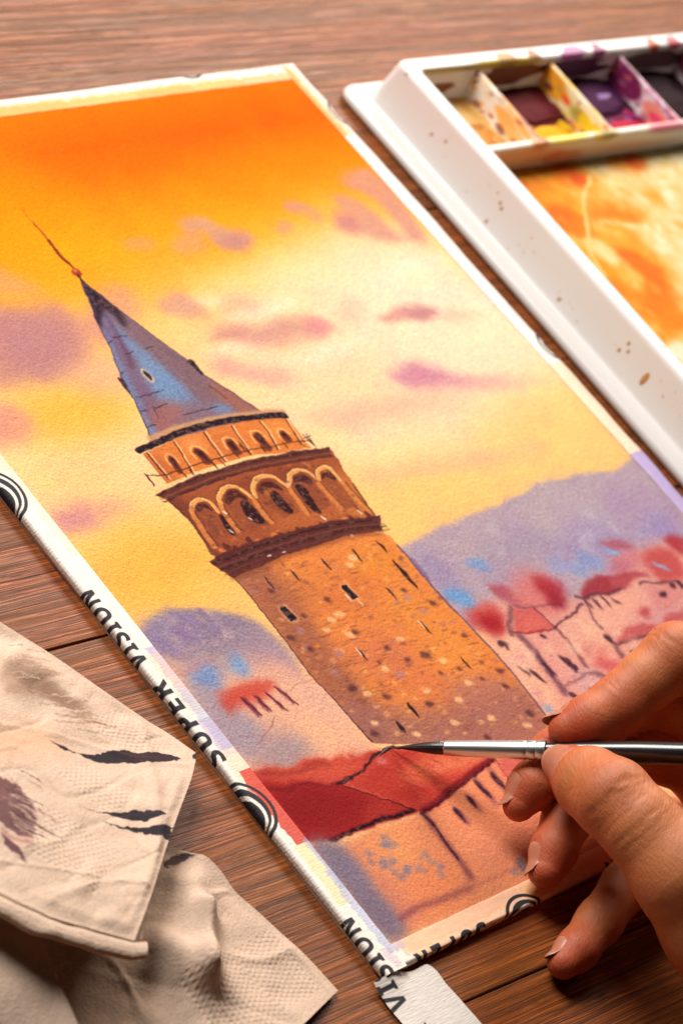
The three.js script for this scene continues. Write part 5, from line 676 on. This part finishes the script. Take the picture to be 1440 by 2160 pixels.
// ---------------------------------------------------------------- the brush
const brush = thing('paintbrush', 'thin round paintbrush with a black handle and silver ferrule held over the painting', 'paintbrush', [46.2,2.5,-48.6]);
const tipP = V([45.9,2.7,-48.4]), farP = V([80,47.5,2.7]), axis = farP.clone().sub(tipP).normalize();
{
  const lathe = (pts, seg = 40) => { const g = new THREE.LatheGeometry(pts.map(([r, l]) => new THREE.Vector2(r, l)), seg); g.applyQuaternion(new THREE.Quaternion().setFromUnitVectors(new THREE.Vector3(0, 1, 0), axis)); g.translate(tipP.x, tipP.y, tipP.z); return g; };
  const hair = lathe([[0.02, 0], [0.14, 1.2], [0.4, 3.4], [0.85, 6.4], [1.35, 9.6], [1.6, 12], [1.7, 14.4], [1.7, 15.4]], 64);
  { const p = hair.attributes.position, v = new THREE.Vector3(), side = new THREE.Vector3().crossVectors(axis, new THREE.Vector3(0, 1, 0)).normalize(), up = new THREE.Vector3().crossVectors(side, axis);
    for (let i = 0; i < p.count; i++) { v.fromBufferAttribute(p, i); const l = v.clone().sub(tipP).dot(axis), a = Math.floor(i / 8), k = 1 + 0.09 * noise2(a * 1.7, l * 0.05), c = tipP.clone().addScaledVector(axis, l); v.sub(c).multiplyScalar(k).add(c).addScaledVector(up, -0.25 * (1 - smooth(0, 7, l))); v.y = Math.max(v.y, 2.75); p.setXYZ(i, v.x, v.y, v.z); } hair.computeVertexNormals(); }
  part('bristles', hair, new THREE.MeshPhysicalMaterial({ color: new THREE.Color(0.018, 0.013, 0.014), roughness: 0.35, clearcoat: 0.4 }), brush);
  const L0 = 14.6, L1 = 41;
  part('ferrule', lathe([[1.58, L0 + 0.15], [1.88, L0], [1.97, L0 + 0.3], [2.20, L0 + 8], [2.49, L1 - 6], [2.53, L1 - 5.4], [2.40, L1 - 5.0], [2.40, L1 - 4.6], [2.55, L1 - 4.2], [2.60, L1 - 3], [2.44, L1 - 2.6], [2.44, L1 - 2.2], [2.62, L1 - 1.8], [2.64, L1], [2.26, L1 + 0.1]], 64), new THREE.MeshStandardMaterial({ color: new THREE.Color(0.78, 0.77, 0.76), metalness: 1, roughness: 0.34 }), brush);
  part('handle', lathe([[1.9, L1 - 0.4], [2.0, L1 + 0.6], [2.5, L1 + 12], [2.9, L1 + 24], [2.8, L1 + 40], [2.0, L1 + 80], [1.3, L1 + 130], [0.9, L1 + 142], [0, L1 + 143.5]], 48), new THREE.MeshPhysicalMaterial({ color: new THREE.Color(0.012, 0.012, 0.014), roughness: 0.3, clearcoat: 0.6, clearcoatRoughness: 0.2 }), brush);
}

// ---------------------------------------------------------------- the hand
// joints in millimetres with their radii; each finger is a chain of round cones, joined smoothly with the palm but kept apart from its neighbours
const J = {
  index: [[[70.4,31.7,-21.8], 5.0], [[75.2,34.6,-20.6], 6.4], [[85.1,38.1,-20], 7.4], [[93.3,44,-20.9], 7.6], [[101.8,49.7,-21.3], 8.9], [[116.8,47,-13.6], 9.6], [[134.1,42.9,-1.7], 11.5]],
  thumb: [[[62,30.6,-11.7], 6.6], [[57.9,35.9,-4.6], 8.8], [[55.3,40.2,3], 9.9], [[55.4,41.1,13.2], 9.8], [[57.6,40,28.5], 12.6], [[63.6,34.3,42.3], 15], [[74.6,24.5,59.1], 17]],
  middle: [[[59,12.8,-15.5], 4.3], [[63.7,16.5,-17.5], 5.9], [[73.7,20.8,-20.8], 6.9], [[88.4,25.2,-22.9], 7.4], [[103.8,31,-23], 8.6], [[119.5,30.7,-12.2], 9.2], [[136.9,28,0.7], 11]],
  ring: [[[55.2,8.8,2.1], 4.6], [[60.3,11.2,-1.2], 5.8], [[70.5,13.7,-7], 6.5], [[85.1,17.6,-11.3], 7.0], [[103.1,20.9,-13.2], 8.0], [[121.7,18.3,-3.9], 8.8], [[140.2,14.9,6.5], 10.5]],
  pinky: [[[42.3,5.1,24.4], 4.2], [[48.5,5.9,23.2], 5.2], [[59.5,8,20], 5.8], [[73.3,10.8,15.7], 6.2], [[90.5,14.2,11.7], 7.0], [[107.6,14.1,13.7], 7.8], [[126.6,11.9,17.3], 9.5]],
};
const wrist = [V([102, 27, 96]), 23], arm0 = [V([86, 32, 150]), 27], arm1 = [V([66, 38, 250]), 33];
const joint = (q) => [V(q[0]), q[1]];
const chains = Object.fromEntries(Object.entries(J).map(([k, c]) => [k, c.map(joint)]));
const last = (k) => chains[k][chains[k].length - 1];
const palmBones = [];
for (const k of ['index', 'middle', 'ring', 'pinky']) palmBones.push([last(k)[0], last(k)[1] * 1.08, wrist[0], 15]);
for (let i = 0; i < 3; i++) { const o = ['index', 'middle', 'ring', 'pinky']; palmBones.push([last(o[i])[0], 10, last(o[i + 1])[0], 10]); }
for (const [a, b] of [['index', 'middle'], ['middle', 'ring'], ['ring', 'pinky']]) palmBones.push([chains[a][5][0].clone().lerp(last(a)[0], 0.35), 7, chains[b][5][0].clone().lerp(last(b)[0], 0.35), 7]);
palmBones.push([V([75.2,41.7,37.2]), 10, V([133.9,42.2,4.9]), 9], [V([79.7,32.8,44.4]), 13, V([140.3,36.1,8.6]), 12]);
palmBones.push([last('thumb')[0], 17, wrist[0], 17], [last('thumb')[0], 14, last('middle')[0].clone().lerp(wrist[0], 0.45), 13], [wrist[0], wrist[1], arm0[0], arm0[1]], [arm0[0], arm0[1], arm1[0], arm1[1]]);
const chainBones = Object.entries(chains).map(([k, c]) => c.slice(0, -1).map((a, i) => [a[0], a[1], c[i + 1][0], c[i + 1][1]]));
const flat = (b) => { const d = b[2].clone().sub(b[0]); return [b[0].x, b[0].y, b[0].z, b[1], d.x, d.y, d.z, b[3] - b[1], 1 / d.dot(d)]; };
const palmF = palmBones.map(flat), chainF = chainBones.map((c) => c.map(flat));
const cone = (b, x, y, z) => { const px_ = x - b[0], py = y - b[1], pz = z - b[2], t = clamp((px_ * b[4] + py * b[5] + pz * b[6]) * b[8]), dx = px_ - t * b[4], dy = py - t * b[5], dz = pz - t * b[6]; return Math.sqrt(dx * dx + dy * dy + dz * dz) - b[3] - t * b[7]; };
const smin = (a, b, k) => { const h = Math.max(k - Math.abs(a - b), 0) / k; return Math.min(a, b) - h * h * k * 0.25; };
const bumps = [];                                                   // knuckle folds, pads: [centre, radius, push]
const push = (p, r, h) => bumps.push([p[0], p[1], p[2], r, h]);
push([83.6,43.6,-23.7], 6, 0.5); push([97.5,59,-25.9], 8, 0.6);
const grooves = [];                                                 // creases round a joint
function sdf(x, y, z) {
  let palm = 1e3; for (const b of palmF) palm = smin(palm, cone(b, x, y, z), 9);
  let d = palm;
  for (const c of chainF) { let f = 1e3; for (const b of c) f = smin(f, cone(b, x, y, z), 2.6); d = Math.min(d, smin(f, palm, 6)); }
  for (const g of grooves) {
    const X = x - g.m.x, Y = y - g.m.y, Z = z - g.m.z, l = X * g.ax.x + Y * g.ax.y + Z * g.ax.z; if (l > 3 || l < -3) continue;
    const a = X * g.n.x + Y * g.n.y + Z * g.n.z, b = X * g.s.x + Y * g.s.y + Z * g.s.z, q = a * a + b * b; if (a < 0 || q > 2.2 * g.r * g.r) continue;
    const e = (l + 0.5 * noise2(b * 0.35 + g.r, g.m.x) + g.bow * b * b) / g.w; d += g.d * Math.exp(-e * e) * smooth(0.25, 0.8, a / Math.sqrt(q)) * (0.7 + 0.3 * noise2(b * 0.9, g.m.y));
  }
  for (const b of bumps) { const q = ((x - b[0]) ** 2 + (y - b[1]) ** 2 + (z - b[2]) ** 2) / (b[3] * b[3]); if (q < 4) d -= b[4] * Math.exp(-q * 1.5); }
  if (y < 1.0 + 6) d = Math.max(d, 0.25 - y);                       // the hand rests on the table
  return d;
}
const grad = (p) => { const e = 0.05, x = p.x, y = p.y, z = p.z; return new THREE.Vector3(sdf(x + e, y, z) - sdf(x - e, y, z), sdf(x, y + e, z) - sdf(x, y - e, z), sdf(x, y, z + e) - sdf(x, y, z - e)).normalize(); };
const onSkin = (p, n) => { const q = p.clone().addScaledVector(n, 16); for (let i = 0; i < 60; i++) { const d = sdf(q.x, q.y, q.z); if (d < 0.01) break; q.addScaledVector(n, -Math.max(d * 0.7, 0.01)); } return q; };
function creaseAcross(k, i, f, tilt, depth, w, bow = 0) {            // a fold line over a joint, on the side that looks at tilt
  const c = chains[k], a = c[i][0], b = c[i + 1][0], ax = b.clone().sub(a).normalize(), n = V(tilt).addScaledVector(ax, -V(tilt).dot(ax)).normalize();
  grooves.push({ m: a.clone().lerp(b, f), ax, n, s: new THREE.Vector3().crossVectors(ax, n), r: mix(c[i][1], c[i + 1][1], f), w, d: depth, bow });
}
const TOCAM = [-0.708,0.705,-0.033], DORSAL = [-0.235,0.399,-0.886];
for (const [i, f, d, w] of [[1, 0.55, 0.16, 0.5], [1, 0.78, 0.22, 0.5], [1, 0.96, 0.34, 0.55], [2, 0.1, 0.26, 0.5], [2, 0.2, 0.3, 0.55], [2, 0.34, 0.18, 0.5], [2, 0.55, 0.14, 0.6], [2, 0.75, 0.18, 0.7], [3, 0.0, 0.2, 0.8], [3, 0.16, 0.16, 0.7]]) creaseAcross('thumb', i, f, TOCAM, d * 0.68, w, 0.006);
for (const [i, f, d, w] of [[1, 0.75, 0.18, 0.5], [1, 0.92, 0.3, 0.55], [2, 0.06, 0.28, 0.55], [2, 0.25, 0.2, 0.5], [3, 0.7, 0.2, 0.6], [3, 0.92, 0.3, 0.7], [4, 0.04, 0.3, 0.7]]) creaseAcross('index', i, f, DORSAL, d, w, 0.008);
for (const k of ['middle', 'ring', 'pinky']) for (const [i, f, d] of [[1, 0.9, 0.25], [2, 0.1, 0.25], [2, 0.3, 0.18]]) creaseAcross(k, i, f, DORSAL, d, 0.5, 0.008);

// naive surface nets over blocks that the surface passes through
function mesh(h, lo, hi) {
  const n = [0, 1, 2].map((i) => Math.ceil((hi[i] - lo[i]) / h) + 1), [nx, ny, nz] = n, F = new Float32Array(nx * ny * nz).fill(50), B = 8;
  const at = (i, j, k) => i + nx * (j + ny * k);
  for (let K = 0; K < nz; K += B) for (let Jj = 0; Jj < ny; Jj += B) for (let I = 0; I < nx; I += B) {
    const c = sdf(lo[0] + (I + B / 2) * h, lo[1] + (Jj + B / 2) * h, lo[2] + (K + B / 2) * h);
    if (Math.abs(c) > B * h * 1.1 + 3) { if (c < 0) for (let k = K; k < Math.min(K + B, nz); k++) for (let j = Jj; j < Math.min(Jj + B, ny); j++) for (let i = I; i < Math.min(I + B, nx); i++) F[at(i, j, k)] = -50; continue; }
    for (let k = K; k < Math.min(K + B, nz); k++) for (let j = Jj; j < Math.min(Jj + B, ny); j++) for (let i = I; i < Math.min(I + B, nx); i++) F[at(i, j, k)] = sdf(lo[0] + i * h, lo[1] + j * h, lo[2] + k * h);
  }
  const id = new Int32Array(nx * ny * nz).fill(-1), pos = [], idx = [];
  for (let k = 0; k < nz - 1; k++) for (let j = 0; j < ny - 1; j++) for (let i = 0; i < nx - 1; i++) {
    let m = 0; for (let c = 0; c < 8; c++) if (F[at(i + (c & 1), j + ((c >> 1) & 1), k + (c >> 2))] < 0) m |= 1 << c;
    if (m === 0 || m === 255) continue;
    let sx = 0, sy = 0, sz = 0, e = 0;
    for (let c = 0; c < 8; c++) for (const b of [1, 2, 4]) { if (c & b) continue; const a0 = F[at(i + (c & 1), j + ((c >> 1) & 1), k + (c >> 2))], d = c | b, b0 = F[at(i + (d & 1), j + ((d >> 1) & 1), k + (d >> 2))]; if ((a0 < 0) === (b0 < 0)) continue; const t = a0 / (a0 - b0); sx += (c & 1) + (b === 1 ? t : 0); sy += ((c >> 1) & 1) + (b === 2 ? t : 0); sz += (c >> 2) + (b === 4 ? t : 0); e++; }
    id[at(i, j, k)] = pos.length / 3; pos.push(lo[0] + (i + sx / e) * h, lo[1] + (j + sy / e) * h, lo[2] + (k + sz / e) * h);
  }
  const quad = (a, b, c, d, f) => { if (a < 0 || b < 0 || c < 0 || d < 0) return; f ? idx.push(a, c, b, a, d, c) : idx.push(a, b, c, a, c, d); };
  for (let k = 1; k < nz - 1; k++) for (let j = 1; j < ny - 1; j++) for (let i = 1; i < nx - 1; i++) {
    const s = F[at(i, j, k)] < 0;
    if (s !== F[at(i + 1, j, k)] < 0) quad(id[at(i, j, k)], id[at(i, j - 1, k)], id[at(i, j - 1, k - 1)], id[at(i, j, k - 1)], !s);
    if (s !== F[at(i, j + 1, k)] < 0) quad(id[at(i, j, k)], id[at(i, j, k - 1)], id[at(i - 1, j, k - 1)], id[at(i - 1, j, k)], !s);
    if (s !== F[at(i, j, k + 1)] < 0) quad(id[at(i, j, k)], id[at(i - 1, j, k)], id[at(i - 1, j - 1, k)], id[at(i, j - 1, k)], !s);
  }
  return [pos, idx];
}
const person = thing('person', 'right hand of a person holding the thin paintbrush between thumb and index finger', 'person', [95, 0, 20]);
const skinBump = dataTexture(1024, 1024, (x, y) => 0.5 + 0.28 * noise2(x * 0.035, y * 0.09) + 0.2 * noise2(x * 0.12, y * 0.05) + 0.14 * noise2(x * 0.16, y * 0.5) + 0.16 * noise2(x * 0.5 + 9, y * 0.2) + 0.22 * noise2(x * 0.8, y * 0.8) + 0.1 * fbm(x * 0.02, y * 0.06, 3));
const skin = new THREE.MeshPhysicalMaterial({ vertexColors: true, color: 0xffffff, roughness: 0.54, bumpMap: skinBump, bumpScale: 0.0001, sheen: 0.15, sheenRoughness: 0.6, sheenColor: new THREE.Color(0.8, 0.3, 0.2) });
{
  const lo = [30, -1, -55], hi = [190, 90, 262], [pos, idx] = mesh(0.95, lo, hi);
  const nrm = new Float32Array(pos.length), col = new Float32Array(pos.length), uv = new Float32Array(pos.length / 3 * 2), p = new THREE.Vector3();
  const tips = Object.values(chains).map((c) => c[0][0]), joints = [chains.index[4][0], chains.index[2][0], chains.thumb[2][0], chains.middle[4][0], chains.ring[4][0], chains.pinky[4][0]];
  for (let i = 0; i < pos.length; i += 3) {
    p.set(pos[i], pos[i + 1], pos[i + 2]); const g = grad(p); nrm[i] = g.x; nrm[i + 1] = g.y; nrm[i + 2] = g.z;
    let red = 0; for (const t of tips) red = Math.max(red, smooth(17, 5, p.distanceTo(t))); for (const t of joints) red = Math.max(red, 0.6 * smooth(15, 7, p.distanceTo(t)));
    const m = 0.5 + 0.5 * noise3(p.x * 0.16, p.y * 0.16, p.z * 0.16), f = noise3(p.x * 0.8, p.y * 0.8, p.z * 0.8), k = 1 + 0.07 * f + 0.05 * noise3(p.x * 0.4, p.y * 0.4, p.z * 0.4);
    col[i] = k * mix(mix(0.57, 0.52, m), 0.46, red); col[i + 1] = k * mix(mix(0.195, 0.15, m), 0.082, red); col[i + 2] = k * mix(mix(0.066, 0.046, m), 0.026, red);
    uv[i / 3 * 2] = (p.x * 0.55 + p.z * 0.83) / 42; uv[i / 3 * 2 + 1] = (p.y + 0.3 * p.x) / 42;
  }
  const g = new THREE.BufferGeometry(); g.setAttribute('position', new THREE.Float32BufferAttribute(pos, 3)); g.setAttribute('normal', new THREE.BufferAttribute(nrm, 3)); g.setAttribute('color', new THREE.BufferAttribute(col, 3)); g.setAttribute('uv', new THREE.BufferAttribute(uv, 2)); g.setIndex(idx);
  part('hand', g, skin, person);
}
// fingernails lie on the skin: a curved plate from the cuticle to a free edge a little past the fingertip
function nail(k, normal, width, length, forward, label) {
  const c = chains[k], tip = c[0][0], ax = tip.clone().sub(c[1][0]).normalize(), n0 = V(normal), n = n0.clone().addScaledVector(ax, -n0.dot(ax)).normalize(), side = new THREE.Vector3().crossVectors(ax, n);
  const base = tip.clone().addScaledVector(ax, forward - length);
  const top = (u, v) => {                                           // u across, v from cuticle to free edge
    const s = (u - 0.5) * 2, w = width / 2 * (0.84 + 0.16 * Math.sin(Math.PI * Math.min(1, v * 0.8 + 0.2))) * (1 - 0.18 * smooth(0.75, 1, v)), l = v * length + (1 - v) * 1.1 * s * s - v * 1.4 * s * s, r = c[0][1] * 1.05, th = s * w / r * 0.98;
    const d = n.clone().multiplyScalar(Math.cos(th)).addScaledVector(side, Math.sin(th)), core = base.clone().addScaledVector(ax, Math.min(l, length - Math.max(0, forward) - 0.2));
    const q = onSkin(core, d); q.addScaledVector(ax, Math.max(0, l - (length - Math.max(0, forward) - 0.2)));
    return q.addScaledVector(d, -0.12 + 0.42 * Math.sin(Math.PI * clamp(u, 0.02, 0.98)) * smooth(0, 0.25, v) * (1 - 0.6 * smooth(0.88, 1, v)));
  };
  const nu = 14, nv = 16, pos = [], idx = [], col = [];
  for (let side_ = 0; side_ < 2; side_++) for (let j = 0; j <= nv; j++) for (let i = 0; i <= nu; i++) { const q = top(i / nu, j / nv); if (side_) q.addScaledVector(n, -0.22); pos.push(q.x, q.y, q.z); const f = smooth(0.86, 0.95, j / nv - 0.05 * ((i / nu - 0.5) * 2) ** 2), moon = smooth(0.22, 0.12, j / nv + 0.1 * ((i / nu - 0.5) * 2) ** 2); col.push(mix(mix(0.47, 0.52, moon), 0.52, f), mix(mix(0.17, 0.22, moon), 0.25, f), mix(mix(0.1, 0.135, moon), 0.15, f)); }
  const W = nu + 1, off = W * (nv + 1);
  for (let j = 0; j < nv; j++) for (let i = 0; i < nu; i++) { const a = j * W + i; idx.push(a, a + W, a + 1, a + 1, a + W, a + W + 1, off + a, off + a + 1, off + a + W, off + a + 1, off + a + W + 1, off + a + W); }
  for (let i = 0; i < nu; i++) { const a = nv * W + i; idx.push(a, a + off, a + 1, a + 1, a + off, a + off + 1); idx.push(i, i + 1, i + off, i + 1, i + 1 + off, i + off); }
  for (let j = 0; j < nv; j++) { const a = j * W, b = a + nu; idx.push(a, a + off, a + W, a + W, a + off, a + W + off, b, b + W, b + off, b + W, b + W + off, b + off); }
  const g = geometry(pos, idx); g.setAttribute('color', new THREE.Float32BufferAttribute(col, 3));
  const m = new THREE.MeshPhysicalMaterial({ vertexColors: true, roughness: 0.42, clearcoat: 0.25, clearcoatRoughness: 0.35, side: THREE.DoubleSide });
  part('fingernail', g, m, person, label);
}
nail('thumb', [-0.718,0.314,-0.622], 12.2, 11.5, 4.6, 'broad thumbnail');
nail('index', [0.171,0.081,-0.982], 8.6, 9, 4.7);
nail('middle', [-0.571,0.039,-0.820], 8.0, 10, 3.3);
nail('ring', [-0.694,-0.110,-0.712], 7.8, 9.6, 3.7);
nail('pinky', [-0.333,0.210,-0.919], 6.6, 8.2, 3.4);

renderer.render(scene, camera);
